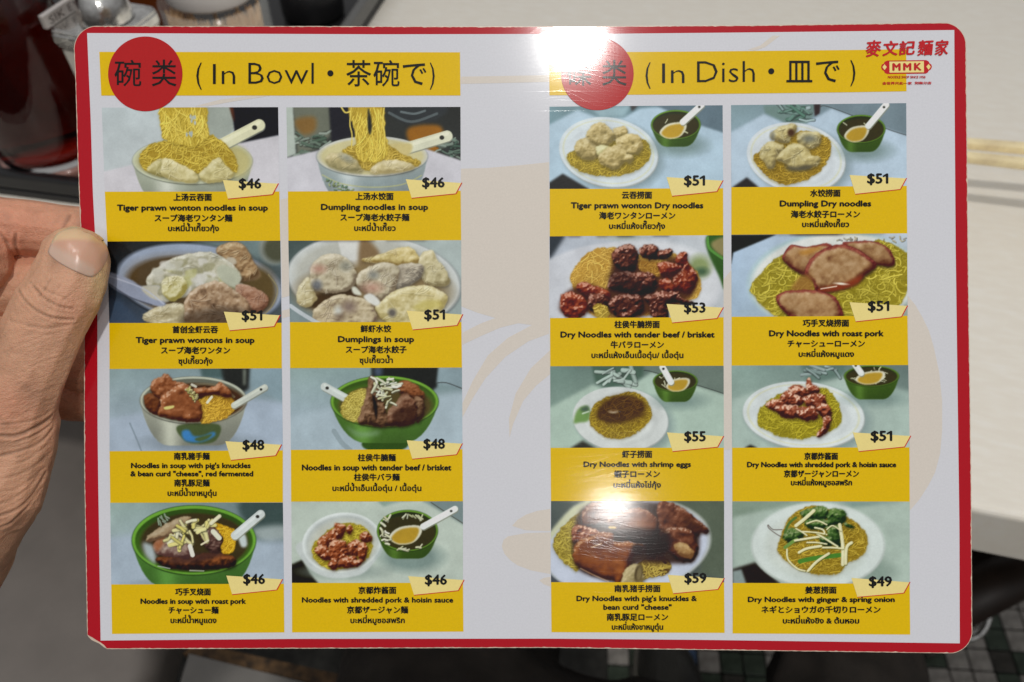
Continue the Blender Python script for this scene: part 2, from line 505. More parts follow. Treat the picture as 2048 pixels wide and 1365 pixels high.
# ------------------------------------------------------------------ printed dish pictures (painted into colour attributes)
CW, CH = 520, 248
class Pic:
    def __init__(s, x0, y0, x1, y1, seed):
        s.x0, s.y0 = x0, y0
        s.fx = CW / (x1 - x0); s.fy = CH / (y1 - y0)
        s.r = np.random.RandomState(seed)
        s.a = np.zeros((CH, CW, 3))
        s.yy, s.xx = np.mgrid[0:CH, 0:CW].astype(float)
    def T(s, x, y): return (x - s.x0) * s.fx, (y - s.y0) * s.fy
    @staticmethod
    def blur(m, r):
        r = int(round(r))
        if r < 1: return m
        for ax in (0, 1):
            for _ in range(2):
                p = np.pad(m, [(r + 1, r) if a == ax else (0, 0) for a in (0, 1)], mode='edge')
                c = np.cumsum(p, axis=ax)
                n = m.shape[ax]
                if ax == 0: m = (c[2 * r + 1:2 * r + 1 + n] - c[:n]) / (2 * r + 1)
                else: m = (c[:, 2 * r + 1:2 * r + 1 + n] - c[:, :n]) / (2 * r + 1)
        return m
    def noise(s, cell, octv=3):
        out = np.zeros((CH, CW)); amp = 1.0; tot = 0
        for o in range(octv):
            c = max(cell / 2 ** o, 1.5)
            gh, gw = int(CH / c) + 3, int(CW / c) + 3
            g = s.r.rand(gh, gw)
            y = s.yy / c; x = s.xx / c
            iy = y.astype(int); ix = x.astype(int); ty = y - iy; tx = x - ix
            ty = ty * ty * (3 - 2 * ty); tx = tx * tx * (3 - 2 * tx)
            out += amp * ((g[iy, ix] * (1 - tx) + g[iy, ix + 1] * tx) * (1 - ty) + (g[iy + 1, ix] * (1 - tx) + g[iy + 1, ix + 1] * tx) * ty)
            tot += amp; amp *= 0.55
        return out / tot
    def put(s, m, c):
        c = np.asarray(c, float)
        m = m[..., None]
        s.a = s.a * (1 - m) + c * m
    def bg(s, tl, tr, bl, br):
        u = (s.xx / CW)[..., None]; v = (s.yy / CH)[..., None]
        tl, tr, bl, br = [np.array(c, float) for c in (tl, tr, bl, br)]
        s.a = (tl * (1 - u) + tr * u) * (1 - v) + (bl * (1 - u) + br * u) * v
    def mask(s, pts, b=1.2, sm=True):
        if sm: pts = catmull(pts, 6)
        P = np.array([s.T(*p) for p in pts])
        m = np.zeros((CH, CW))
        x0 = int(max(P[:, 0].min() - 1, 0)); x1 = int(min(P[:, 0].max() + 2, CW))
        y0 = int(max(P[:, 1].min() - 1, 0)); y1 = int(min(P[:, 1].max() + 2, CH))
        if x1 <= x0 or y1 <= y0: return m
        X = s.xx[y0:y1, x0:x1]; Y = s.yy[y0:y1, x0:x1]
        ins = np.zeros(X.shape, bool)
        n = len(P)
        for i in range(n):
            ax, ay = P[i]; bx, by = P[(i + 1) % n]
            if ay == by: continue
            cnd = (ay > Y) != (by > Y)
            ins ^= cnd & (X < (bx - ax) * (Y - ay) / (by - ay) + ax)
        m[y0:y1, x0:x1] = ins
        return s.blur(m, b)
    def poly(s, pts, c, b=1.2, sm=True, al=1.0): s.put(s.mask(pts, b, sm) * al, c)
    def emask(s, cx, cy, rx, ry, b=1.0, rot=0):
        x, y = s.T(cx, cy); rx *= s.fx; ry *= s.fy
        dx, dy = s.xx - x, s.yy - y
        if rot:
            a = math.radians(rot); dx, dy = dx * math.cos(a) + dy * math.sin(a), -dx * math.sin(a) + dy * math.cos(a)
        d = (np.sqrt((dx / rx) ** 2 + (dy / ry) ** 2) - 1) * min(rx, ry)
        return np.clip(0.5 - d / (2 * max(b, .5)), 0, 1)
    def ell(s, cx, cy, rx, ry, c, b=1.0, rot=0, al=1.0): s.put(s.emask(cx, cy, rx, ry, b, rot) * al, c)
    def path(s, P, w, c, al=1.0, clip=None):
        """P in canvas pixels, w radius"""
        P = np.asarray(P)
        x0 = int(max(P[:, 0].min() - w - 2, 0)); x1 = int(min(P[:, 0].max() + w + 3, CW))
        y0 = int(max(P[:, 1].min() - w - 2, 0)); y1 = int(min(P[:, 1].max() + w + 3, CH))
        if x1 <= x0 or y1 <= y0: return
        X = s.xx[y0:y1, x0:x1]; Y = s.yy[y0:y1, x0:x1]
        d = np.full(X.shape, 1e9)
        for (ax, ay), (bx, by) in zip(P[:-1], P[1:]):
            ux, uy = bx - ax, by - ay; L = ux * ux + uy * uy + 1e-9
            t = np.clip(((X - ax) * ux + (Y - ay) * uy) / L, 0, 1)
            d = np.minimum(d, (X - ax - t * ux) ** 2 + (Y - ay - t * uy) ** 2)
        m = np.clip(w + 0.5 - np.sqrt(d), 0, 1) * al
        if clip is not None: m = m * clip[y0:y1, x0:x1]
        m = m[..., None]
        s.a[y0:y1, x0:x1] = s.a[y0:y1, x0:x1] * (1 - m) + np.asarray(c, float) * m
    def line(s, pts, w, c, al=1.0, sm=True):
        if sm and len(pts) > 2: pts = catmull(pts, 6, False)
        s.path([s.T(*p) for p in pts], w * s.fx / 2, c, al)
    def noodles(s, region, n, dark, lite, w=9, length=160, ang=None, curl=0.35, sm=True, base=None, soft=1.5):
        w = w * .78; n = int(n * 1.7)
        m = s.blur(np.clip((s.blur(s.mask(region, 1, sm), 4) + (s.noise(9, 3) - .5) * .8 - .5) * 4 + .5, 0, 1), soft * .6)
        dark = np.array(dark, float); lite = np.array(lite, float) * .96
        shd = s.blur(np.roll(m, 4, 0), 4) * (1 - m)
        s.put(np.clip(shd, 0, 1) * .35, dark * .5)
        s.put(m, base if base is not None else dark * 0.72 + lite * .25)
        nz = s.noise(16, 2)
        s.put(m * np.clip((nz - .45) * 2.2, 0, .8), dark * .9 + lite * .1)
        ys, xs = np.nonzero(m > .6)
        if len(xs) == 0: return
        for k in range(n):
            i = s.r.randint(len(xs)); x, y = xs[i], ys[i]
            a = (ang + s.r.randn() * .25) if ang is not None else s.r.rand() * 6.28
            cv = s.r.randn() * curl * .35; P = [(x, y)]
            st = 4.0
            for j in range(int(length * s.fx * (.5 + s.r.rand()) / st)):
                a += cv + s.r.randn() * .12 * (1 if ang is None else .5)
                x += st * math.cos(a); y += st * math.sin(a) * .8
                P.append((x, y))
            if len(P) < 2: continue
            t = k / n * .55 + s.r.rand() * .5
            t = min(t, 1)
            ww = w * s.fx / 2 * (.75 + .5 * s.r.rand())
            s.path([(p[0] + .7, p[1] + 1.0) for p in P], ww + .4, dark * .7, .42, m)
            s.path(P, ww, dark * (1 - t) + lite * t, .95, m)
            if t > .6: s.path([(p[0] - .3, p[1] - .6) for p in P], ww * .4, np.minimum(lite * 1.12 + 6, 255), .35, m)
    def lump(s, pts, dark, mid, lite, cell=14, relief=1.0, spec=0.0, b=1.0, sm=True, sc=(235, 220, 200), jitter=.9):
        """a lump of meat or dumpling: noise relief lit from above"""
        m0 = s.mask(pts, 1, sm)
        soft = s.blur(m0, 4)
        jit = s.noise(11, 3)
        m = s.blur(np.clip((soft + (jit - .5) * jitter - .5) * 4 + .5, 0, 1), max(b * .6, .6))
        shd = s.blur(np.roll(np.roll(m, 4, 0), 2, 1), 4) * (1 - m)
        s.put(np.clip(shd, 0, 1) * .5, np.array(dark, float) * .35)
        dome = s.blur(m, 8)
        rid = 1 - np.abs(2 * s.noise(cell * 1.3, 2) - 1) * 1.6
        h = s.noise(cell * 1.3, 3) * .85 + dome * 2.3 + np.clip(rid, 0, 1) * .30
        gy, gx = np.gradient(s.blur(h, 1))
        sh = np.clip(0.5 + (gy * 1.0 + gx * .45) * 8 * relief, 0, 1)
        nz = s.noise(cell * .6, 3)
        v = np.clip(sh * .85 + (nz - .5) * .6 + .12 - (1 - dome) * .42 - np.clip(.5 - rid, 0, .5) * .3, 0, 1)
        dark, mid, lite = [np.array(c, float) for c in (dark, mid, lite)]
        v = v[..., None]
        c = np.where(v < .5, dark + (mid - dark) * v * 2, mid + (lite - mid) * (v * 2 - 1))
        mm = m[..., None]
        s.a = s.a * (1 - mm) + c * mm
        if spec:
            g = s.noise(6, 2) * .6 + sh * .55
            s.put(m * np.clip((g - .80) * 9, 0, 1) * spec, sc)
    def dump(s, pts, dark, mid, lite, cell=22, relief=.85, spec=0.12, b=1.4, folds=16, jit=.6):
        """a boiled dumpling: smooth translucent skin with fine gathered folds"""
        s.lump(pts, dark, mid, lite, cell, relief, spec, b, True, (225, 222, 212), jit)
        m = s.blur(s.mask(pts, 1, True), 3)
        ys, xs = np.nonzero(m > .7)
        if len(xs) == 0: return
        cx, cy = xs.mean(), ys.mean(); rad = math.sqrt(len(xs) / 3.14)
        lite = np.array(lite, float); dark = np.array(dark, float)
        a0 = s.r.rand() * 6.28; gx, gy = cx + rad * .5 * math.cos(a0), cy - rad * .35
        for k in range(folds):
            if k % 4 == 0:
                i = s.r.randint(len(xs)); gx, gy = xs[i], ys[i]; a0 = s.r.rand() * 6.28
            a = a0 + s.r.randn() * .9; L = rad * (.3 + .7 * s.r.rand()); bend = s.r.randn() * .9
            P = [(gx, gy)]; x, y = gx + s.r.randn() * 3, gy + s.r.randn() * 3; P = [(x, y)]
            for j in range(7):
                x += L / 7 * math.cos(a + bend * j / 7); y += L / 7 * math.sin(a + bend * j / 7) * .8; P.append((x, y))
            s.path([(p[0] + .9, p[1] + 1.3) for p in P], 1.8, dark * .8, .34, m)
            s.path(P, 1.2, np.minimum(lite * 1.1, 255), .42, m)
    def bits(s, n, region, L, w, c1, c2, ang=None):
        m = s.mask(region, 1, True)
        ys, xs = np.nonzero(m > .5)
        if len(xs) == 0: return
        for k in range(n):
            i = s.r.randint(len(xs)); x, y = xs[i], ys[i]
            a = s.r.rand() * 3.14 if ang is None else ang + s.r.randn() * .4
            l = L * s.fx * (.6 + .6 * s.r.rand()) / 2
            dx, dy = math.cos(a) * l, math.sin(a) * l
            t = s.r.rand()
            c = np.array(c1, float) * (1 - t) + np.array(c2, float) * t
            s.path([(x - dx + 1, y - dy + 1.6), (x + dx + 1, y + dy + 1.6)], w * s.fx / 2 + .3, c * .35, .5)
            ww = w * s.fx / 2 * (.45 + .6 * s.r.rand()); bx, by = s.r.randn() * l * .14, s.r.randn() * l * .14
            P = [(x - dx, y - dy), (x + bx, y + by), (x + dx, y + dy)]
            s.path(P, ww, c * (.78 + .2 * s.r.rand()), .95)
            s.path([(p[0] - .3, p[1] - .5) for p in P], ww * .45, np.minimum(c * 1.08, 255), .55)
    def spoon(s, p, q, w, c=(190, 194, 182), hole=True, shade=(120, 124, 112)):
        s.line([(p[0] + 6, p[1] + 12), (q[0] + 6, q[1] + 12)], w, shade, .8)
        s.line([p, q], w, c)
        s.line([(p[0], p[1] - w * .2), (q[0], q[1] - w * .2)], w * .3, [min(v * 1.1, 255) for v in c], .7)
        if hole:
            x = p[0] + (q[0] - p[0]) * .12; y = p[1] + (q[1] - p[1]) * .12
            s.ell(x, y, w * .22, w * .2, (40, 40, 36), .8)
    def bowl(s, cx, cy, rx, ry, body, rim, inner, depth, base, foot=0):
        """seen from slightly above: body below the rim ellipse"""
        P = [(cx - rx, cy)]
        for t in np.linspace(0, 1, 9)[1:]:
            P.append((cx - rx + (rx - base) * (t ** 1.5), cy + depth * math.sin(t * math.pi / 2) ** 1.1))
        P += [(2 * cx - x, y) for x, y in P[::-1]]
        m = s.mask(P, 1, False)
        s.put(m, body)
        sh = np.clip((s.xx / s.fx + s.x0 - cx) / rx * .5 + .5, 0, 1)
        dn = np.clip((s.yy / s.fy + s.y0 - cy) / depth, 0, 1)
        s.put(m * np.clip(dn * .45 + .25 * np.abs(sh - .4), 0, .7), np.array(body) * .45)
        s.put(m * np.exp(-((sh - .28) / .09) ** 2) * .35, np.minimum(np.array(body) * 1.5 + 25, 255))
        s.ell(cx, cy + 4, rx * 1.01, ry * 1.03, np.array(body) * .6, 1.5)
        s.ell(cx, cy, rx, ry, rim, 1)
        s.ell(cx, cy + ry * .02, rx * .95, ry * .93, inner, 1.5)
        s.put(s.emask(cx, cy + ry * .02, rx * .95, ry * .93, 1.5) * (1 - s.emask(cx, cy + ry * .16, rx * .93, ry * .86, 7)) * .5, np.array(inner) * .45)
    def vig(s, pts, c, al, b=10): s.put(s.mask(pts, b) * al, c)
    def finish(s):
        s.a = s.a * (1 + (s.noise(46, 3)[..., None] - .5) * .13)
        g = s.r.randn(CH, CW) * 1.6
        a = s.a + g[..., None] + (s.noise(5, 2)[..., None] - .5) * 5
        a = np.clip(a, 0, 255)
        a = (a[0::2, 0::2] + a[1::2, 0::2] + a[0::2, 1::2] + a[1::2, 1::2]) / 4
        return a

YD, YL = (128, 104, 30), (214, 190, 92)
def ND(s, reg, n, **k):
    d = k.pop('dark', YD); l = k.pop('lite', YL)
    s.noodles(reg, n, d, l, **k)

def soup_bowl(s, cx, cy, rx, ry, sp, sq, qr, bitsn=7, depth=150, seed=0):
    s.ell(cx + 40, cy + depth * .95, rx * 1.0, ry * .7, (92, 112, 108), 14, al=.75)
    s.bowl(cx, cy, rx, ry, (58, 88, 26), (88, 128, 40), (44, 52, 18), depth, rx * .38)
    s.ell(cx, cy + ry * .1, rx * .9, ry * .82, (46, 42, 16), 2)
    s.bits(bitsn, [(cx + rx * .8 * math.cos(t), cy + ry * .75 * math.sin(t)) for t in np.linspace(0, 6.28, 12)[:-1]], 40, 11, (176, 178, 140), (200, 204, 176))
    s.poly([(qr[0] - qr[2], qr[1] + qr[3] * .3), (qr[0] - qr[2] * .4, qr[1] - qr[3] * .7), (qr[0] + qr[2] * .8, qr[1] - qr[3] * .9), (qr[0] + qr[2], qr[1] - qr[3] * .2), (qr[0] + qr[2] * .5, qr[1] + qr[3] * .8), (qr[0] - qr[2] * .4, qr[1] + qr[3])], (188, 188, 170), 1)
    s.poly([(qr[0] - qr[2] * .85, qr[1] + qr[3] * .35), (qr[0] - qr[2] * .3, qr[1] - qr[3] * .5), (qr[0] + qr[2] * .7, qr[1] - qr[3] * .7), (qr[0] + qr[2] * .8, qr[1] - qr[3] * .1), (qr[0] + qr[2] * .4, qr[1] + qr[3] * .75), (qr[0] - qr[2] * .4, qr[1] + qr[3] * .9)], (158, 128, 38), 2)
    s.spoon(sp, sq, 62, (196, 202, 198))

def plate(s, cx, cy, rx, ry, rot=0, c=(184, 192, 192), deco=True):
    s.ell(cx + 50, cy + 40, rx * 1.0, ry * 1.0, (96, 112, 114), 12, rot, .7)
    s.ell(cx + 6, cy + 12, rx, ry, (146, 152, 150), 2, rot)
    s.ell(cx, cy, rx, ry, c, 1.5, rot)
    if deco:
        s.ell(cx, cy, rx * .93, ry * .92, (184, 182, 128), 1.5, rot, .45)
        s.ell(cx, cy, rx * .90, ry * .89, c, 2, rot)
    s.ell(cx, cy + ry * .03, rx * .76, ry * .74, [v * .93 for v in c], 6, rot)
    s.ell(cx - rx * .05, cy + ry * .06, rx * .72, ry * .68, [min(v * 1.03, 255) for v in c], 6, rot)

def table_scene(s, tone=(150, 170, 166), top=(172, 190, 196), dark_corner=True, slope=True):
    t = np.array(tone, float)
    s.bg(t * .8, t * .62, np.array(top), np.array(top) * .92)
    W_ = s.x0
    s.poly([(s.x0 - 50, s.y0 + 250), (s.x0 + 330, s.y0 + 80), (s.x0 + 560, s.y0 + 190), (s.x0 + 1000, s.y0 + 30), (s.x0 + 1800, s.y0 + 310), (s.x0 + 1800, s.y0 + 900), (s.x0 - 50, s.y0 + 900)], top, 3, False)

# ---- the sixteen pictures, each in the coordinates of its own enlarged view
def pic_a1(s):
    s.bg((164, 174, 176), (160, 170, 172), (158, 166, 168), (170, 176, 176))
    s.poly([(20, 700), (400, 610), (1830, 330), (1830, 920), (20, 920)], (176, 175, 180), 2, False)
    s.poly([(1060, 40), (1330, 40), (1365, 240), (1300, 330), (1200, 370), (1080, 280)], (138, 146, 138), 3)
    s.poly([(1320, 40), (1830, 40), (1830, 330), (1420, 412), (1365, 330), (1350, 180)], (18, 17, 24), 2, False)
    s.poly([(1320, 50), (1350, 50), (1366, 200), (1345, 150)], (80, 40, 20), 3)
    s.bowl(932, 590, 600, 232, (160, 168, 150), (172, 178, 156), (150, 146, 104), 420, 360)
    s.ell(932, 590, 600, 232, (172, 178, 156), 1.5)
    s.ell(940, 590, 572, 205, (150, 146, 104), 4)
    s.ell(1380, 610, 130, 150, (166, 160, 110), 12)
    s.spoon((1610, 235), (1230, 430), 118, (188, 188, 158))
    ND(s, [(400, 560), (520, 430), (800, 370), (1100, 330), (1260, 420), (1370, 560), (1380, 720), (1240, 640), (1000, 720), (700, 620), (480, 700)], 230, w=10, dark=(134, 108, 28), lite=(212, 192, 84))
    ND(s, [(640, 40), (1060, 40), (1090, 260), (1120, 330), (960, 440), (800, 420), (650, 370), (630, 280)], 150, ang=1.57, length=260, w=11, dark=(150, 126, 34), lite=(222, 202, 96), curl=.1)
    for k in range(9):
        s.ell(880 + s.r.rand() * 90, 130 + s.r.rand() * 220, 10, 22, (150, 160, 158), 1)
    s.dump([(470, 690), (540, 600), (640, 570), (700, 700), (620, 750)], (116, 108, 62), (158, 150, 100), (184, 178, 134))
    s.dump([(620, 640), (650, 560), (760, 600), (900, 670), (990, 740), (960, 810), (800, 800), (680, 770), (610, 720)], (146, 136, 88), (182, 174, 128), (204, 198, 160))
    s.dump([(990, 730), (1060, 660), (1190, 555), (1270, 640), (1350, 730), (1260, 790), (1060, 812)], (142, 132, 84), (176, 168, 120), (200, 194, 152))

def pic_a2(s):
    s.bg((50, 52, 48), (30, 32, 30), (40, 46, 44), (50, 52, 52))
    s.poly([(110, 40), (480, 40), (490, 330), (380, 460), (150, 530), (130, 200)], (92, 96, 84), 4, False)
    s.poly([(130, 180), (330, 150), (330, 290), (200, 320)], (110, 84, 44), 6)
    s.bits(26, [(150, 330), (480, 300), (480, 460), (160, 520)], 120, 30, (60, 80, 66), (142, 152, 142), 0)
    s.poly([(480, 40), (700, 40), (740, 330), (500, 400)], (28, 28, 34), 3, False)
    s.poly([(1050, 40), (1640, 40), (1560, 180), (1300, 230), (1080, 120)], (40, 44, 46), 5)
    s.line([(1080, 110), (1300, 200), (1560, 120)], 26, (88, 98, 100), .7)
    s.line([(1200, 100), (1330, 120), (1440, 90)], 22, (106, 118, 120), .7)
    s.poly([(1280, 260), (1600, 250), (1570, 500), (1300, 420)], (130, 84, 20), 5)
    s.bits(22, [(1600, 400), (1820, 380), (1820, 590), (1560, 520)], 120, 30, (60, 82, 70), (130, 142, 132), 0)
    s.poly([(30, 40), (115, 40), (138, 520), (30, 560)], (152, 162, 154), 2, False)
    s.poly([(30, 560), (380, 480), (1440, 470), (1830, 600), (1830, 910), (30, 910)], (176, 176, 182), 2, False)
    s.bowl(905, 545, 555, 200, (150, 164, 164), (178, 180, 172), (178, 172, 130), 430, 330)
    s.ell(905, 545, 555, 200, (178, 180, 172), 1.5)
    s.ell(905, 548, 530, 182, (178, 172, 130), 3)
    for k in range(60):
        x = 400 + k * 17; yb = 740 + 60 * math.sin((x - 400) / 1000 * 3.14)
        s.line([(x, yb - 10), (x, yb + 50)], 5, (128, 148, 154), .5)
    s.line([(400, 730), (600, 820), (900, 855), (1200, 830), (1400, 740)], 12, (168, 168, 106), .6)
    s.bits(28, [(440, 770), (620, 830), (760, 880), (560, 890), (480, 850)], 22, 14, (90, 120, 96), (150, 160, 110))
    s.spoon((1660, 345), (1230, 470), 110, (186, 188, 166), True)
    s.poly([(1060, 430), (1300, 420), (1260, 545), (1080, 500)], (176, 164, 112), 3)
    ND(s, [(600, 490), (760, 430), (1050, 430), (1200, 520), (1400, 600), (1330, 650), (960, 690), (780, 660), (640, 540)], 150, w=10)
    s.dump([(425, 570), (500, 510), (640, 520), (750, 590), (800, 700), (620, 690), (480, 650)], (116, 110, 76), (156, 146, 106), (186, 176, 136))
    s.ell(650, 560, 60, 30, (112, 118, 112), 8, 20, .7)
    s.dump([(880, 690), (980, 600), (1150, 580), (1290, 620), (1330, 670), (1150, 715), (940, 722)], (140, 128, 88), (174, 164, 124), (196, 188, 156))
    ND(s, [(680, 40), (1005, 40), (1030, 300), (1070, 500), (950, 600), (760, 560), (740, 300)], 120, ang=1.57, length=330, w=12, curl=.05, dark=(148, 122, 34), lite=(220, 200, 92))
    s.poly([(870, 60), (895, 140), (905, 260), (885, 330), (862, 250), (865, 130)], (30, 32, 30), 1.5)
    for x in (700, 1030): s.line([(x, 60), (x - 15, 220), (x + 5, 330), (x - 4, 470)], 12, (196, 178, 84))
    s.line([(600, 50), (640, 105), (690, 95)], 14, (204, 186, 88))

def pic_a3(s):
    s.bg((22, 22, 22), (70, 84, 84), (50, 62, 78), (60, 66, 70))
    s.poly([(900, 30), (1850, 30), (1850, 300), (1300, 120)], (96, 112, 112), 8, False)
    s.ell(1760, 120, 150, 160, (112, 118, 112), 6); s.ell(1790, 120, 130, 130, (66, 68, 52), 8)
    s.poly([(95, 640), (200, 620), (420, 880), (95, 880)], (52, 66, 84), 8, False)
    s.ell(1000, 480, 850, 400, (30, 34, 40), 3, 8)
    s.ell(1010, 470, 838, 392, (130, 142, 160), 4, 8)
    s.ell(1000, 490, 760, 330, (120, 124, 130), 8, 8)
    s.ell(1010, 520, 740, 318, (70, 56, 36), 6, 8)
    s.ell(1570, 520, 210, 230, (76, 62, 34), 14)
    s.line([(1700, 380), (1790, 520), (1740, 680), (1640, 790)], 10, (128, 118, 80), .8)
    s.poly([(1180, 130), (1340, 50), (1460, 90), (1540, 220), (1620, 400), (1420, 440), (1300, 300)], (128, 104, 74), 3)
    s.dump([(1180, 130), (1340, 50), (1460, 90), (1540, 220), (1600, 380), (1420, 440), (1300, 300)], (78, 58, 36), (138, 112, 80), (176, 158, 126))
    s.dump([(470, 420), (600, 290), (800, 190), (1100, 150), (1330, 260), (1430, 420), (1300, 520), (1000, 480), (700, 640), (520, 560)], (108, 106, 84), (156, 154, 134), (190, 190, 178))
    for k in range(60):
        x, y = 500 + s.r.rand() * 860, 200 + s.r.rand() * 400
        s.poly([(x, y), (x + 70 + 60 * s.r.rand(), y - 20 + 50 * s.r.rand()), (x + 90, y + 60), (x + 10, y + 70)], [(176, 178, 166), (186, 186, 180), (160, 160, 108), (170, 170, 158), (128, 126, 96)][k % 5], 2.5, al=.7)
    s.poly([(1180, 330), (1260, 280), (1410, 370), (1370, 500), (1240, 450)], (156, 160, 142), 1.5)
    s.dump([(640, 420), (840, 400), (880, 520), (760, 640), (640, 580)], (128, 118, 60), (176, 172, 130), (198, 196, 170))
    s.dump([(420, 800), (560, 700), (760, 660), (900, 720), (900, 860), (520, 860)], (118, 108, 78), (160, 152, 122), (188, 184, 160))
    s.dump([(1380, 480), (1540, 500), (1690, 600), (1660, 720), (1500, 760), (1380, 640)], (88, 56, 40), (136, 100, 78), (168, 138, 118))
    s.dump([(860, 620), (980, 500), (1180, 440), (1340, 520), (1480, 640), (1520, 760), (1380, 860), (900, 870), (850, 740)], (74, 54, 38), (138, 114, 88), (186, 170, 148))
    s.put(s.mask([(860, 760), (1300, 700), (1540, 780), (1500, 900), (860, 900)], 10) * .6, (34, 24, 16))
    s.poly([(90, 350), (320, 430), (420, 490), (600, 490), (570, 560), (640, 640), (660, 680), (560, 690), (300, 600), (90, 470)], (128, 136, 154), 2)
    s.poly([(420, 500), (600, 490), (580, 560), (640, 640), (500, 600)], (168, 166, 150), 2)
    s.line([(100, 390), (330, 470), (480, 540), (640, 670)], 16, (164, 170, 184), .7)
    s.line([(100, 470), (300, 600), (520, 680)], 16, (58, 62, 74), .6)

def pic_a4(s):
    s.bg((56, 68, 66), (138, 152, 150), (108, 122, 124), (130, 142, 140))
    s.poly([(500, 20), (1830, 20), (1830, 500), (1500, 200)], (146, 158, 156), 8, False)
    s.ell(930, 450, 880, 470, (92, 98, 98), 3, 6)
    s.ell(925, 440, 872, 462, (178, 184, 184), 3, 6)
    s.ell(920, 440, 820, 420, (158, 160, 152), 10, 6)
    s.poly([(560, 20), (800, 20), (780, 180), (760, 360), (640, 330)], (184, 186, 182), 2, False)
    s.poly([(790, 20), (860, 20), (980, 150), (960, 260), (780, 330)], (112, 92, 64), 6)
    s.ell(920, 560, 760, 300, (112, 96, 66), 14)
    s.poly([(250, 690), (330, 580), (700, 470), (760, 600), (420, 720)], (54, 38, 20), 5)
    A = ((104, 92, 74), (160, 152, 128), (192, 186, 166))
    s.dump([(140, 600), (180, 480), (270, 400), (330, 560), (350, 620), (260, 700), (170, 680)], (132, 120, 84), (170, 162, 128), (196, 192, 168))
    s.dump([(280, 420), (300, 280), (400, 190), (520, 165), (660, 210), (740, 330), (750, 440), (680, 530), (560, 560), (420, 560), (320, 520)], *A)
    s.ell(370, 320, 60, 40, (156, 104, 92), 10, al=.6); s.ell(350, 480, 50, 50, (66, 72, 84), 8, al=.7); s.ell(640, 290, 60, 50, (112, 116, 108), 8, al=.6)
    s.dump([(780, 230), (940, 190), (1180, 110), (1300, 110), (1380, 200), (1370, 270), (1180, 290), (960, 260)], (120, 100, 54), (174, 160, 108), (198, 188, 148))
    s.dump([(1380, 200), (1510, 130), (1560, 220), (1650, 330), (1690, 460), (1600, 500), (1420, 440)], (116, 106, 74), (168, 160, 124), (194, 188, 158))
    s.dump([(1150, 290), (1300, 262), (1420, 290), (1400, 400), (1300, 480), (1160, 540), (1130, 400)], (92, 86, 76), (140, 132, 116), (176, 170, 152))
    s.dump([(745, 440), (780, 350), (900, 290), (1020, 255), (1130, 270), (1180, 340), (1150, 480), (1100, 590), (990, 630), (860, 580), (770, 510)], *A)
    s.ell(900, 510, 90, 50, (160, 112, 98), 12, al=.6); s.ell(920, 380, 50, 40, (90, 96, 98), 8, al=.6)
    s.dump([(1000, 640), (1120, 540), (1300, 495), (1480, 490), (1600, 540), (1670, 600), (1620, 720), (1500, 830), (1300, 860), (1050, 850), (930, 720)], (140, 128, 80), (176, 166, 122), (198, 192, 158))
    s.poly([(1310, 720), (1420, 640), (1580, 640), (1600, 700), (1450, 740)], (166, 156, 84), 5, al=.7)
    s.dump([(300, 760), (420, 640), (560, 575), (700, 590), (860, 640), (940, 760), (900, 860), (380, 860)], (96, 80, 66), (158, 146, 118), (188, 178, 152))
    s.ell(560, 740, 40, 50, (174, 176, 168), 8); s.ell(670, 700, 70, 60, (100, 84, 80), 12, al=.7); s.ell(580, 800, 50, 30, (90, 74, 60), 8, al=.8)
    s.poly([(820, 590), (900, 570), (985, 650), (940, 690), (850, 640)], (190, 192, 186), 1.5)
    s.ell(1105, 760, 40, 40, (88, 84, 78), 6)
    s.poly([(700, 510), (740, 500), (800, 580), (720, 570)], (188, 190, 176), 1.5)
    s.poly([(75, 690), (160, 740), (300, 850), (420, 880), (75, 880)], (112, 126, 128), 3, False)
    s.line([(80, 690), (180, 760), (330, 850), (420, 890)], 40, (166, 174, 178))

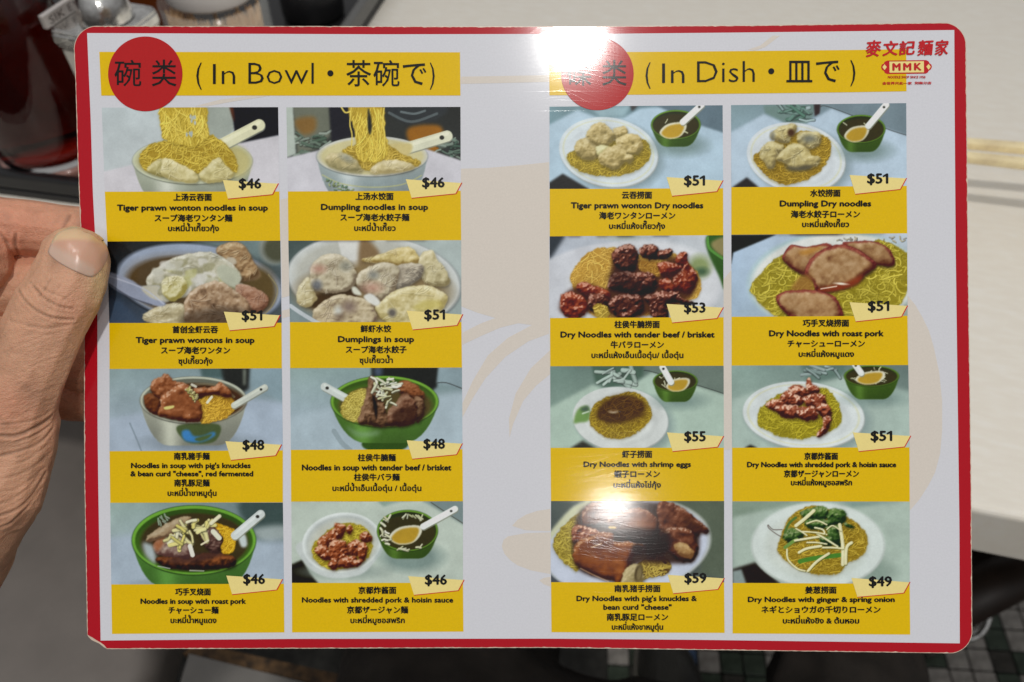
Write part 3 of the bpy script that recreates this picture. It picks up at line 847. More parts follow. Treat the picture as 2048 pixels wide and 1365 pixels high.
def pic_a5(s):
    s.bg((124, 144, 146), (104, 122, 128), (134, 146, 160), (140, 156, 164))
    s.poly([(60, 520), (480, 440), (1400, 300), (1830, 360), (1830, 860), (60, 860)], (142, 156, 170), 8, False)
    s.poly([(990, 10), (1240, 10), (1260, 120), (1010, 110)], (64, 84, 84), 5, False)
    s.poly([(1200, 10), (1500, 10), (1480, 220), (1420, 260), (1230, 160)], (30, 32, 30), 5, False)
    s.poly([(1425, 20), (1450, 20), (1445, 180), (1425, 180)], (120, 128, 116), 4, False)
    s.poly([(1500, 10), (1830, 10), (1830, 350), (1500, 190)], (116, 136, 144), 5, False)
    s.line([(280, 560), (340, 700), (400, 850)], 16, (104, 118, 128), .7)
    s.ell(980, 760, 480, 80, (96, 106, 112), 14, al=.8)
    s.bowl(920, 330, 535, 235, (146, 150, 136), (160, 166, 150), (120, 124, 108), 455, 250)
    s.poly([(765, 585), (1170, 575), (1140, 740), (960, 770), (820, 730)], (62, 76, 44), 2)
    s.poly([(800, 650), (870, 630), (920, 690), (1010, 690), (1120, 650), (1130, 690), (1000, 750), (840, 740)], (52, 108, 160), 3)
    s.poly([(930, 720), (1020, 690), (1110, 670), (1060, 720), (980, 745)], (64, 82, 44), 2)
    s.ell(940, 350, 500, 190, (56, 34, 16), 4)
    s.line([(880, 190), (1020, 170), (1200, 200), (1330, 300)], 24, (120, 118, 96), .5)
    ND(s, [(960, 340), (1060, 290), (1220, 280), (1330, 330), (1340, 420), (1240, 510), (1100, 550), (990, 550), (980, 440)], 150, w=11, ang=2.1, dark=(134, 96, 22), lite=(206, 170, 62), length=200)
    M = ((52, 22, 10), (116, 66, 36), (160, 108, 74))
    s.lump([(900, 220), (1010, 210), (1130, 195), (1190, 145), (1250, 190), (1310, 270), (1290, 310), (1130, 280), (980, 290)], *M, cell=20, spec=.2)
    s.lump([(430, 270), (540, 265), (600, 330), (590, 480), (480, 450), (430, 360)], (46, 20, 8), (88, 46, 22), (120, 74, 44), 20)
    s.lump([(500, 150), (560, 110), (640, 70), (700, 100), (720, 140), (860, 170), (880, 260), (800, 300), (600, 330), (500, 250)], *M, cell=20, spec=.25)
    s.lump([(590, 300), (700, 210), (800, 170), (880, 220), (960, 320), (1000, 390), (1000, 540), (880, 555), (700, 520), (570, 480), (590, 380)], *M, cell=30, spec=.35)
    s.bits(26, [(840, 200), (900, 230), (970, 310), (960, 350), (880, 270)], 34, 20, (166, 160, 90), (196, 190, 140))
    s.poly([(625, 400), (720, 385), (715, 410), (640, 425)], (186, 180, 110), 1)
    s.line([(1060, 355), (1105, 300)], 26, (196, 196, 172)); s.line([(905, 175), (945, 195)], 24, (176, 176, 160))
    s.spoon((1640, 205), (1330, 385), 62, (170, 176, 166), True)

def pic_a6(s):
    s.bg((128, 148, 146), (96, 116, 118), (138, 152, 168), (140, 156, 160))
    s.poly([(80, 500), (500, 400), (1500, 300), (1830, 230), (1830, 860), (80, 860)], (144, 160, 168), 10, False)
    s.poly([(900, 0), (1580, 0), (1560, 200), (1500, 250), (900, 160)], (26, 28, 26), 4, False)
    s.ell(970, 40, 40, 60, (60, 72, 88), 8)
    s.poly([(1580, 0), (1830, 0), (1830, 220), (1560, 160)], (118, 136, 142), 4, False)
    s.line([(1560, 160), (1660, 160), (1820, 220)], 12, (60, 66, 66), .8)
    s.line([(520, 640), (600, 760), (680, 830)], 50, (108, 122, 126), .5)
    s.poly([(830, 740), (1240, 740), (1200, 830), (860, 830)], (40, 66, 20), 2)
    s.bowl(1032, 345, 540, 255, (72, 112, 42), (98, 144, 48), (64, 98, 28), 415, 190)
    s.poly([(640, 590), (780, 650), (970, 640), (960, 680), (760, 700)], (112, 140, 112), 6, al=.6)
    s.ell(1040, 385, 470, 205, (70, 60, 30), 4)
    s.spoon((430, 195), (640, 310), 80, (172, 180, 176))
    ND(s, [(590, 470), (620, 340), (700, 250), (820, 215), (870, 260), (820, 400), (800, 540), (700, 540)], 170, w=9, length=110, curl=.8, dark=(128, 112, 40), lite=(206, 194, 102))
    M = ((40, 24, 14), (88, 62, 42), (132, 104, 80))
    s.lump([(1170, 160), (1260, 130), (1380, 200), (1440, 290), (1400, 340), (1240, 300), (1160, 220)], (50, 26, 14), (102, 58, 30), (140, 92, 60), 16)
    s.lump([(1330, 310), (1420, 320), (1430, 430), (1410, 530), (1330, 540)], *M, cell=16)
    s.lump([(870, 120), (900, 80), (960, 140), (1010, 280), (1040, 420), (1100, 560), (1080, 600), (780, 570), (800, 420), (850, 270)], *M, cell=16, relief=1.3)
    s.poly([(910, 270), (960, 380), (950, 520), (920, 420)], (22, 14, 8), 2)
    s.lump([(1060, 460), (1130, 370), (1220, 260), (1310, 310), (1360, 400), (1330, 560), (1180, 600), (1080, 580)], (38, 18, 10), (92, 60, 42), (138, 110, 88), 20)
    s.poly([(1110, 470), (1250, 400), (1330, 400), (1320, 560), (1160, 590)], (40, 20, 12), 5, al=.7)
    s.bits(22, [(910, 130), (1080, 110), (1170, 160), (1170, 250), (1060, 230), (1000, 280), (920, 220)], 90, 26, (180, 182, 140), (206, 210, 196))
    s.bits(8, [(990, 260), (1080, 290), (1160, 340), (1080, 390), (1010, 380)], 80, 22, (180, 182, 140), (206, 210, 196))

def pic_a7(s):
    s.bg((132, 152, 146), (84, 100, 104), (142, 156, 168), (146, 160, 170))
    s.poly([(1420, 20), (1840, 20), (1840, 430), (1600, 430), (1400, 150)], (52, 68, 66), 9)
    s.poly([(1520, 300), (1840, 260), (1840, 400), (1640, 430)], (130, 142, 142), 8)
    s.poly([(80, 380), (400, 330), (1500, 420), (1840, 410), (1840, 860), (80, 860)], (142, 156, 168), 10, False)
    s.ell(1000, 840, 560, 50, (110, 124, 128), 8)
    s.bowl(925, 405, 622, 345, (70, 116, 46), (92, 142, 48), (56, 92, 26), 460, 330)
    s.ell(930, 425, 545, 290, (50, 42, 22), 4)
    s.poly([(410, 430), (520, 470), (540, 640), (440, 560)], (150, 162, 164), 6)
    s.poly([(1370, 340), (1440, 350), (1460, 460), (1400, 470)], (166, 178, 176), 3)
    s.bits(8, [(560, 180), (680, 180), (640, 240), (560, 230)], 60, 18, (120, 138, 116), (150, 160, 140))
    s.lump([(430, 400), (560, 290), (760, 190), (900, 170), (860, 260), (640, 390), (500, 420)], (86, 66, 48), (138, 118, 90), (160, 146, 120), 20)
    s.lump([(520, 440), (620, 390), (840, 380), (900, 470), (880, 590), (720, 590), (540, 540)], (72, 46, 42), (124, 104, 94), (158, 144, 132), 20)
    s.lump([(980, 270), (1060, 240), (1160, 290), (1220, 380), (1200, 520), (1100, 540), (1000, 400)], (34, 20, 18), (76, 52, 46), (122, 104, 92), 16)
    s.lump([(530, 590), (660, 570), (860, 600), (900, 560), (1180, 540), (1350, 590), (1320, 670), (1200, 700), (900, 700), (640, 680)], (24, 14, 8), (64, 34, 18), (122, 70, 36), 20, 1.3)
    s.poly([(640, 620), (800, 560), (1200, 520), (1200, 560), (900, 640)], (52, 34, 34), 5, al=.7)
    s.put(s.mask([(520, 430), (640, 390), (560, 520)], 4) * .6, (130, 60, 20))
    ND(s, [(1120, 230), (1260, 270), (1350, 320), (1340, 460), (1290, 540), (1200, 520), (1230, 380), (1150, 280)], 110, w=11, length=150, curl=.7, dark=(150, 108, 10), lite=(214, 178, 50))
    s.bits(34, [(640, 360), (760, 260), (900, 190), (1120, 170), (1140, 220), (1040, 300), (1040, 380), (880, 450), (730, 450)], 110, 40, (188, 180, 100), (206, 204, 176))
    s.line([(885, 465), (910, 555)], 44, (190, 190, 180)); s.line([(1120, 320), (1180, 385)], 50, (186, 188, 168))
    s.line([(1000, 450), (1070, 410)], 18, (196, 190, 160))
    s.line([(560, 665), (680, 690)], 10, (170, 176, 172), .8); s.line([(880, 710), (1020, 715)], 12, (166, 172, 160), .8)
    s.spoon((1600, 145), (1340, 360), 84, (178, 186, 184))

def pic_a8(s):
    s.bg((140, 160, 148), (110, 126, 122), (150, 164, 160), (140, 156, 150))
    s.poly([(90, 10), (960, 10), (1030, 60), (1200, 20), (1400, 10), (1620, 130), (1830, 250), (1830, 860), (90, 860)], (160, 172, 162), 4, False)
    s.poly([(1450, 10), (1830, 10), (1830, 250), (1620, 120)], (106, 122, 122), 4, False)
    s.line([(1500, 30), (1620, 110), (1820, 240)], 10, (50, 50, 40), .7)
    s.poly([(960, 10), (1120, 10), (1030, 70)], (120, 140, 128), 4, False)
    s.poly([(90, 650), (200, 600), (280, 740), (370, 850), (90, 850)], (24, 22, 14), 3, False)
    s.ell(640, 720, 330, 60, (120, 134, 128), 12)
    s.poly([(190, 420), (230, 640), (420, 770), (660, 780), (860, 700), (985, 420)], (170, 178, 176), 2)
    s.ell(600, 430, 400, 300, (188, 196, 194), 2, -8)
    s.ell(605, 430, 372, 272, (156, 164, 162), 4, -8)
    s.ell(610, 450, 340, 250, (172, 176, 164), 10, -8)
    ND(s, [(300, 480), (400, 360), (560, 250), (720, 235), (860, 300), (910, 450), (880, 560), (760, 660), (560, 700), (420, 680), (330, 600)], 200, w=10, length=110, curl=.8, dark=(124, 108, 26), lite=(196, 182, 62))
    M = ((54, 20, 8), (114, 54, 26), (160, 96, 62))
    for P in ([(520, 260), (570, 235), (640, 260), (620, 380), (560, 390)], [(650, 270), (710, 255), (700, 350), (650, 350)], [(440, 330), (540, 290), (580, 400), (500, 480), (430, 430)],
              [(350, 420), (430, 350), (480, 450), (400, 490)], [(320, 490), (430, 450), (500, 560), (470, 620), (370, 570)], [(780, 340), (860, 320), (905, 380), (880, 430), (790, 430)],
              [(640, 470), (720, 400), (800, 430), (780, 560), (640, 560)], [(480, 430), (620, 400), (660, 500), (640, 620), (500, 640)], [(760, 440), (850, 440), (850, 560), (800, 620), (760, 560)],
              [(560, 600), (700, 560), (760, 580), (720, 680), (580, 680)], [(460, 640), (540, 590), (560, 690), (490, 700)], [(700, 620), (800, 590), (810, 640), (740, 680)]):
        s.lump(P, *M, cell=12, relief=1.2, spec=.5)
    soup_bowl(s, 1262, 310, 305, 205, (1740, 95), (1420, 270), (1240, 350, 165, 100), 0, 280)
    s.bits(14, [(990, 300), (1040, 180), (1100, 200), (1060, 330), (1080, 450), (1010, 400)], 60, 22, (176, 178, 140), (206, 208, 190))
    s.bits(8, [(1200, 150), (1420, 180), (1360, 190), (1240, 170)], 60, 18, (170, 174, 130), (196, 200, 176))
    s.bits(7, [(1120, 480), (1300, 490), (1440, 450), (1340, 500), (1180, 500)], 60, 20, (176, 178, 140), (206, 208, 190))

def pic_b1(s):
    s.bg((88, 118, 126), (74, 92, 98), (150, 172, 186), (146, 166, 178))
    s.poly([(40, 250), (330, 100), (560, 190), (800, 180), (960, 90), (1200, 70), (1810, 340), (1810, 910), (40, 910)], (152, 174, 188), 4, False)
    s.poly([(460, 70), (870, 70), (800, 170), (560, 180)], (126, 152, 160), 5, False)
    s.poly([(860, 62), (940, 62), (880, 120)], (46, 44, 44), 3, False)
    s.poly([(1100, 55), (1810, 55), (1810, 340), (1580, 270), (1200, 100)], (84, 102, 112), 3, False)
    s.poly([(45, 830), (180, 740), (460, 905), (45, 905)], (34, 34, 34), 3, False)
    plate(s, 640, 525, 500, 345, 10, (182, 192, 196))
    ND(s, [(225, 560), (320, 500), (640, 420), (980, 400), (1055, 490), (1050, 600), (900, 720), (680, 770), (480, 750), (320, 700), (240, 620)], 260, w=9, length=120, curl=.7, dark=(116, 98, 22), lite=(190, 168, 62))
    A = ((104, 92, 50), (158, 142, 92), (194, 182, 138))
    s.lump([(300, 480), (340, 400), (430, 380), (510, 440), (540, 560), (440, 610), (330, 570)], *A, cell=16)
    s.lump([(700, 290), (800, 265), (840, 340), (780, 400), (690, 390)], *A, cell=14)
    s.lump([(420, 350), (470, 260), (590, 230), (660, 290), (700, 380), (640, 460), (540, 470), (450, 410)], *A, cell=16)
    s.lump([(720, 400), (820, 340), (940, 360), (985, 440), (960, 540), (820, 560), (740, 500)], *A, cell=16)
    s.lump([(510, 470), (640, 470), (640, 560), (560, 590)], (150, 144, 96), (180, 176, 128), (200, 198, 160), 20)
    s.lump([(530, 590), (640, 480), (740, 460), (830, 540), (900, 570), (860, 670), (820, 620), (740, 700), (640, 690)], *A, cell=16)
    soup_bowl(s, 1320, 255, 248, 145, (1580, 60), (1390, 230), (1290, 310, 135, 85), 4, 220)

def pic_b2(s):
    s.bg((112, 134, 140), (90, 106, 116), (150, 172, 190), (140, 160, 172))
    s.poly([(36, 320), (370, 140), (600, 240), (800, 240), (1050, 90), (1810, 370), (1810, 900), (36, 900)], (156, 174, 188), 4, False)
    s.poly([(360, 50), (880, 50), (870, 160), (800, 240), (600, 240), (380, 130)], (96, 118, 114), 3, False)
    s.bits(16, [(420, 60), (840, 60), (820, 200), (640, 210), (460, 120)], 150, 34, (46, 86, 66), (166, 184, 188), .3)
    s.poly([(870, 48), (940, 48), (930, 140), (880, 170)], (44, 34, 34), 2, False)
    s.poly([(940, 48), (1815, 48), (1815, 365), (1590, 290), (1050, 80)], (100, 116, 124), 3, False)
    s.line([(940, 70), (1050, 85), (1600, 300), (1810, 370)], 9, (48, 50, 48), .7)
    s.poly([(40, 880), (195, 775), (330, 890)], (34, 32, 32), 3, False)
    plate(s, 690, 580, 500, 345, 12, (182, 190, 194))
    ND(s, [(260, 580), (330, 510), (500, 400), (750, 320), (1000, 380), (1045, 500), (960, 690), (800, 800), (600, 850), (440, 800), (320, 690)], 280, w=9, length=120, curl=.7, dark=(112, 88, 20), lite=(190, 160, 58))
    A = ((100, 90, 58), (156, 144, 96), (190, 182, 138))
    s.dump([(430, 340), (520, 280), (640, 240), (700, 250), (690, 330), (640, 380), (620, 440), (500, 420), (440, 390)], *A)
    s.ell(640, 330, 34, 36, (60, 38, 22), 4); s.ell(455, 360, 26, 40, (90, 94, 92), 5, al=.7)
    s.dump([(700, 340), (800, 320), (920, 330), (945, 400), (900, 480), (800, 490), (720, 440)], *A)
    s.ell(820, 395, 70, 40, (92, 98, 96), 7, al=.7)
    s.dump([(320, 580), (360, 460), (440, 415), (570, 460), (540, 530), (490, 600), (470, 690), (400, 690), (370, 620)], *A)
    s.dump([(490, 600), (560, 500), (680, 430), (820, 500), (850, 560), (935, 570), (910, 660), (780, 700), (640, 700), (580, 640)], *A)
    s.put(s.mask([(580, 640), (640, 680), (820, 660), (840, 700), (680, 720), (590, 700)], 4) * .7, (66, 64, 54))
    soup_bowl(s, 1347, 300, 242, 140, (1600, 60), (1420, 270), (1300, 345, 125, 85), 5, 230)

def pic_b3(s):
    s.bg((152, 160, 170), (166, 172, 176), (150, 156, 166), (160, 166, 170))
    s.poly([(40, 30), (210, 30), (50, 280)], (40, 46, 52), 6, False)
    s.ell(830, 50, 130, 24, (140, 150, 140), 10)
    s.ell(800, 560, 960, 460, (172, 176, 182), 4)
    s.ell(1000, 520, 770, 440, (180, 184, 188), 8)
    s.ell(1560, 350, 110, 110, (116, 130, 86), 14, 30); s.ell(1580, 400, 60, 40, (60, 84, 60), 8)
    s.poly([(1625, 60), (1700, 30), (1830, 30), (1830, 600), (1750, 440), (1640, 200)], (40, 74, 26), 3)
    s.poly([(1680, 110), (1830, 60), (1830, 250), (1720, 200)], (120, 112, 72), 4)
    s.line([(1640, 60), (1660, 170), (1790, 270)], 26, (72, 122, 52))
    ND(s, [(265, 430), (340, 300), (480, 180), (700, 160), (940, 230), (1300, 220), (1540, 420), (1550, 640), (1400, 700), (1200, 800), (700, 860), (460, 820), (290, 560)], 420, w=10, length=130, curl=.9, dark=(150, 112, 40), lite=(216, 184, 92))
    M = ((20, 7, 5), (58, 24, 16), (122, 72, 56)); R = ((44, 9, 3), (92, 28, 12), (142, 70, 44))
    s.poly([(160, 800), (200, 620), (400, 520), (640, 560), (680, 300), (800, 150), (940, 280), (1130, 330), (1330, 250), (1520, 430), (1500, 600), (1400, 700), (1000, 840), (760, 850), (400, 800)], (52, 22, 12), 6, al=.86)
    ND(s, [(940, 300), (1130, 300), (1160, 440), (1000, 420)], 30, dark=(120, 80, 24), lite=(190, 150, 66))
    for P, c in (([(680, 280), (700, 180), (780, 140), (860, 115), (920, 170), (940, 260), (900, 400), (760, 380)], M),
                 ([(940, 180), (1010, 130), (1120, 140), (1160, 200), (1140, 280), (1000, 260)], M), ([(1150, 190), (1260, 170), (1290, 210), (1230, 280), (1150, 270)], M),
                 ([(1310, 290), (1350, 220), (1430, 210), (1450, 320), (1540, 440), (1510, 560), (1440, 620), (1310, 570), (1290, 460), (1380, 370)], R),
                 ([(1130, 330), (1220, 300), (1380, 350), (1330, 430), (1200, 460)], R), ([(1140, 500), (1220, 465), (1300, 530), (1330, 600), (1200, 600)], R),
                 ([(640, 500), (700, 410), (900, 400), (1040, 400), (1120, 470), (1110, 590), (960, 640), (760, 600), (650, 560)], M),
                 ([(310, 540), (400, 500), (480, 530), (640, 600), (640, 700), (500, 700), (380, 640)], R),
                 ([(150, 760), (170, 640), (260, 600), (380, 640), (440, 760), (380, 840), (240, 860)], R),
                 ([(440, 640), (600, 620), (640, 760), (480, 800)], M),
                 ([(640, 700), (760, 620), (960, 640), (1000, 780), (900, 850), (720, 850)], M),
                 ([(1000, 650), (1160, 600), (1360, 600), (1360, 660), (1510, 700), (1460, 730), (1240, 720), (1240, 860), (1080, 850), (1050, 740)], M)):
        s.lump(P, *c, cell=16, relief=1.3, spec=.55, sc=(214, 178, 160))
    s.put(s.mask([(640, 420), (860, 330), (900, 460), (1100, 600), (960, 640), (700, 600)], 9) * .45, (20, 6, 6))
    ND(s, [(500, 720), (620, 740), (640, 850), (520, 850)], 18, w=12, length=90)

def pic_b4(s):
    s.bg((150, 170, 190), (162, 174, 186), (140, 160, 178), (130, 140, 130))
    s.poly([(38, 20), (500, 20), (60, 200), (38, 320)], (20, 22, 20), 2, False)
    s.ell(1060, 480, 860, 490, (150, 172, 176), 5, -4)
    s.ell(1080, 490, 840, 470, (188, 192, 188), 5, -4)
    s.bits(30, [(1000, 60), (1800, 60), (1800, 160), (1050, 80)], 30, 14, (150, 150, 150), (170, 160, 120))
    ND(s, [(220, 560), (380, 360), (520, 250), (800, 180), (1400, 120), (1560, 90), (1830, 240), (1820, 500), (1740, 720), (1500, 850), (600, 860), (360, 740), (260, 620)], 420, w=15, length=150, curl=.6, dark=(112, 100, 16), lite=(196, 184, 76))
    M = ((84, 46, 26), (138, 106, 70), (178, 152, 118))
    E = (86, 26, 30)
    def slab(P):
        cx = np.mean([p[0] for p in P]); cy = np.mean([p[1] for p in P])
        s.poly([(x + 8, y + 26) for x, y in P], (52, 40, 10), 3, al=.7)
        s.poly(P, E, 1)
        s.lump(P, (66, 18, 20), (104, 40, 36), (140, 76, 60), 14)
        s.lump([(cx + (x - cx) * .90, cy + (y - cy) * .86) for x, y in P], *M, cell=30, relief=.45, b=3, spec=.12)

    slab([(1160, 110), (1300, 100), (1480, 100), (1630, 180), (1680, 330), (1520, 330), (1400, 260), (1260, 180)])
    slab([(560, 240), (640, 130), (800, 150), (1000, 118), (1080, 200), (900, 330), (800, 430), (680, 380), (570, 290)])
    s.poly([(720, 200), (860, 160), (960, 150), (900, 190), (780, 230)], (150, 100, 26), 5, al=.7)
    slab([(780, 400), (860, 250), (1000, 160), (1140, 130), (1300, 170), (1430, 260), (1500, 340), (1400, 420), (1280, 520), (1060, 590), (900, 595), (860, 500)])
    s.poly([(940, 560), (1180, 510), (1360, 430), (1300, 530), (1100, 590), (930, 600)], (122, 50, 22), 4, al=.8)
    s.line([(940, 570), (1100, 545)], 10, (220, 200, 180), .9); s.ell(1145, 520, 60, 10, (214, 206, 190), 2, 5)
    s.poly([(740, 440), (840, 430), (860, 580), (700, 590), (640, 560)], (124, 84, 40), 5, al=.8)
    slab([(490, 660), (560, 600), (700, 585), (900, 590), (1060, 640), (1130, 740), (1130, 870), (700, 870), (540, 760)])

def pic_b5(s):
    s.bg((96, 118, 110), (70, 82, 76), (130, 150, 140), (126, 146, 138))
    s.poly([(50, 430), (480, 200), (620, 250), (880, 210), (1080, 70), (1815, 300), (1815, 850), (50, 850)], (148, 168, 156), 5, False)
    s.poly([(470, 10), (1000, 10), (990, 110), (870, 190), (640, 230), (510, 180)], (62, 84, 72), 4, False)
    s.bits(9, [(540, 60), (900, 60), (860, 170), (620, 180)], 170, 46, (140, 160, 150), (164, 180, 172), .4)
    s.bits(5, [(560, 60), (900, 60), (860, 170), (620, 180)], 170, 30, (150, 168, 160), (164, 180, 172), 2.6)
    s.poly([(1000, 10), (1815, 10), (1815, 295), (1540, 210), (1080, 70)], (92, 106, 98), 3, False)
    s.line([(1000, 60), (1090, 75), (1560, 215), (1810, 295)], 9, (40, 44, 40), .7)
    s.poly([(240, 850), (380, 760), (540, 850)], (36, 36, 30), 4, False)
    plate(s, 760, 545, 480, 320, 6, (178, 184, 182), False)
    s.poly([(290, 580), (330, 450), (420, 410), (455, 460), (440, 560), (350, 580)], (96, 128, 70), 3)
    s.poly([(360, 440), (430, 415), (440, 460), (380, 470)], (60, 78, 66), 4); s.line([(380, 490), (440, 470)], 16, (172, 186, 170), .8)
    ND(s, [(450, 520), (500, 400), (620, 330), (780, 290), (940, 290), (1050, 400), (1070, 520), (980, 640), (820, 730), (620, 730), (480, 630)], 300, w=8, length=160, curl=.4, dark=(104, 82, 16), lite=(184, 160, 50))
    m = s.mask([(520, 470), (600, 370), (760, 310), (920, 330), (1020, 420), (990, 520), (880, 560), (700, 590), (560, 560)], 9)
    s.put(m * .78, (62, 36, 12))
    s.noodles([(540, 470), (620, 380), (760, 320), (920, 340), (1000, 420), (900, 520), (700, 570), (560, 540)], 90, (52, 30, 10), (112, 78, 28), w=7, length=140, curl=.3, base=(60, 36, 12), soft=7)
    s.ell(690, 470, 40, 16, (200, 190, 170), 3, al=.8); s.ell(690, 460, 30, 12, (80, 52, 22), 3)
    soup_bowl(s, 1315, 165, 222, 105, (1185, 25), (1270, 175), (1340, 200, 120, 70), 7, 210)

def pic_b6(s):
    s.bg((120, 142, 134), (88, 104, 100), (134, 152, 144), (122, 140, 134))
    s.poly([(45, 350), (480, 200), (900, 190), (1180, 110), (1830, 280), (1830, 840), (45, 840)], (146, 164, 156), 7, False)
    s.poly([(740, 5), (1200, 5), (1180, 110), (900, 170), (800, 160)], (84, 106, 98), 6, False)
    s.bits(8, [(840, 30), (1150, 30), (1100, 120), (880, 140)], 140, 34, (120, 140, 136), (140, 158, 156), .4)
    s.poly([(160, 840), (230, 800), (310, 840)], (34, 30, 26), 3, False)
    plate(s, 765, 505, 612, 335, 5, (184, 192, 192))
    ND(s, [(305, 590), (330, 440), (460, 340), (540, 290), (940, 230), (1060, 300), (1130, 430), (1130, 600), (980, 680), (760, 740), (540, 720), (380, 650)], 320, w=9, length=140, curl=.7, dark=(112, 102, 16), lite=(190, 178, 52))
    M = ((46, 16, 8), (104, 46, 28), (152, 88, 62))
    for P in ([(790, 230), (800, 150), (835, 130), (860, 200), (920, 220), (930, 290), (820, 310)], [(610, 250), (680, 200), (780, 230), (820, 320), (700, 340), (610, 310)],
              [(520, 330), (600, 260), (700, 300), (780, 350), (720, 420), (560, 400)], [(370, 400), (450, 350), (560, 360), (600, 440), (520, 480), (400, 430)],
              [(480, 430), (620, 400), (760, 440), (780, 520), (620, 540), (520, 500)], [(750, 340), (880, 290), (980, 310), (980, 420), (840, 440)],
              [(700, 440), (860, 420), (920, 500), (880, 560), (740, 550)], [(880, 400), (990, 390), (1050, 470), (1020, 560), (940, 520)], [(960, 540), (1040, 510), (1030, 610), (960, 720), (895, 735), (900, 690), (960, 620)]):
        s.lump(P, *M, cell=13, relief=1.3, spec=.6)
    soup_bowl(s, 1455, 115, 275, 105, (1290, 0), (1350, 85), (1440, 130, 150, 70), 16, 235)

def pic_b7(s):
    s.bg((66, 76, 72), (82, 92, 80), (60, 66, 72), (70, 78, 74))
    s.poly([(1150, 10), (1815, 10), (1815, 790), (1560, 750), (1600, 300)], (76, 86, 72), 6, False)
    s.ell(830, 470, 850, 480, (150, 156, 152), 3, -8)
    s.ell(820, 480, 830, 460, (168, 176, 190), 4, -8)
    s.poly([(60, 320), (260, 90), (420, 10), (470, 20), (330, 160), (150, 300), (60, 400)], (176, 180, 152), 4)
    ND(s, [(80, 440), (200, 250), (380, 130), (420, 400), (330, 720), (280, 690), (160, 600)], 130, w=14, length=110, curl=.8, dark=(112, 96, 26), lite=(186, 170, 74))
    ND(s, [(1000, 600), (1160, 560), (1270, 640), (1230, 740), (1060, 780), (940, 800), (900, 700)], 60, w=18, length=150, curl=.7, dark=(90, 70, 24), lite=(176, 156, 70), base=(50, 30, 14))
    M = ((26, 10, 6), (78, 38, 22), (128, 82, 58)); O = ((46, 18, 5), (104, 52, 16), (146, 88, 44))
    s.poly([(290, 300), (420, 60), (800, 30), (1300, 60), (1540, 300), (1500, 600), (1200, 640), (940, 640), (760, 810), (460, 760), (300, 640)], (34, 15, 8), 6, al=.9)
    s.lump([(380, 140), (430, 50), (560, 20), (800, 20), (760, 200), (640, 260), (400, 280)], *M, cell=34, spec=.3)
    s.lump([(1140, 40), (1300, 40), (1440, 120), (1560, 220), (1660, 310), (1640, 340), (1560, 330), (1560, 370), (1460, 360), (1300, 380), (1160, 330)], *M, cell=26, spec=.2)
    s.poly([(1400, 170), (1560, 250), (1640, 330), (1500, 340), (1420, 280)], (52, 26, 14), 5, al=.6)
    s.lump([(270, 380), (300, 260), (420, 270), (560, 330), (500, 410), (330, 440)], (50, 18, 10), (104, 50, 30), (144, 92, 64), 14, 1.3, .5)
    s.lump([(620, 200), (760, 120), (960, 80), (1120, 180), (1140, 300), (1060, 410), (900, 420), (720, 360)], *M, cell=40, spec=.25)
    s.ell(960, 250, 120, 90, (150, 104, 74), 22, al=.6)
    s.lump([(1150, 330), (1300, 280), (1480, 320), (1540, 480), (1520, 580), (1460, 630), (1330, 600), (1220, 460)], *M, cell=28, spec=.4)
    s.lump([(1290, 450), (1400, 430), (1500, 520), (1480, 590), (1380, 570)], (96, 64, 34), (140, 108, 66), (170, 144, 100), 18)
    s.poly([(700, 300), (1180, 300), (1280, 420), (1240, 520), (1160, 560), (1010, 560), (1000, 440), (860, 400)], (26, 12, 6), 6, al=.85)
    s.lump([(290, 590), (300, 450), (440, 370), (600, 320), (700, 360), (690, 420), (900, 430), (1000, 470), (900, 540), (860, 640), (780, 820), (620, 800), (440, 740), (320, 650)], *O, cell=44, spec=.35)
    s.poly([(380, 500), (520, 450), (700, 430), (620, 520), (500, 540)], (84, 38, 14), 10, al=.6)
    s.line([(470, 480), (570, 440)], 10, (214, 190, 160), .8)
    s.ell(940, 500, 70, 60, (34, 16, 8), 6, 20)
    s.lump([(770, 830), (840, 660), (940, 640), (980, 700), (980, 830)], (96, 84, 50), (140, 128, 90), (168, 156, 118), 20)
    s.ell(945, 740, 40, 90, (60, 48, 26), 3, 8); s.ell(950, 745, 26, 74, (104, 92, 60), 3, 8)
    s.line([(360, 690), (500, 760), (640, 820)], 12, (196, 168, 140), .5)
    s.poly([(650, 265), (715, 270), (710, 292), (645, 288)], (176, 150, 84), 1)

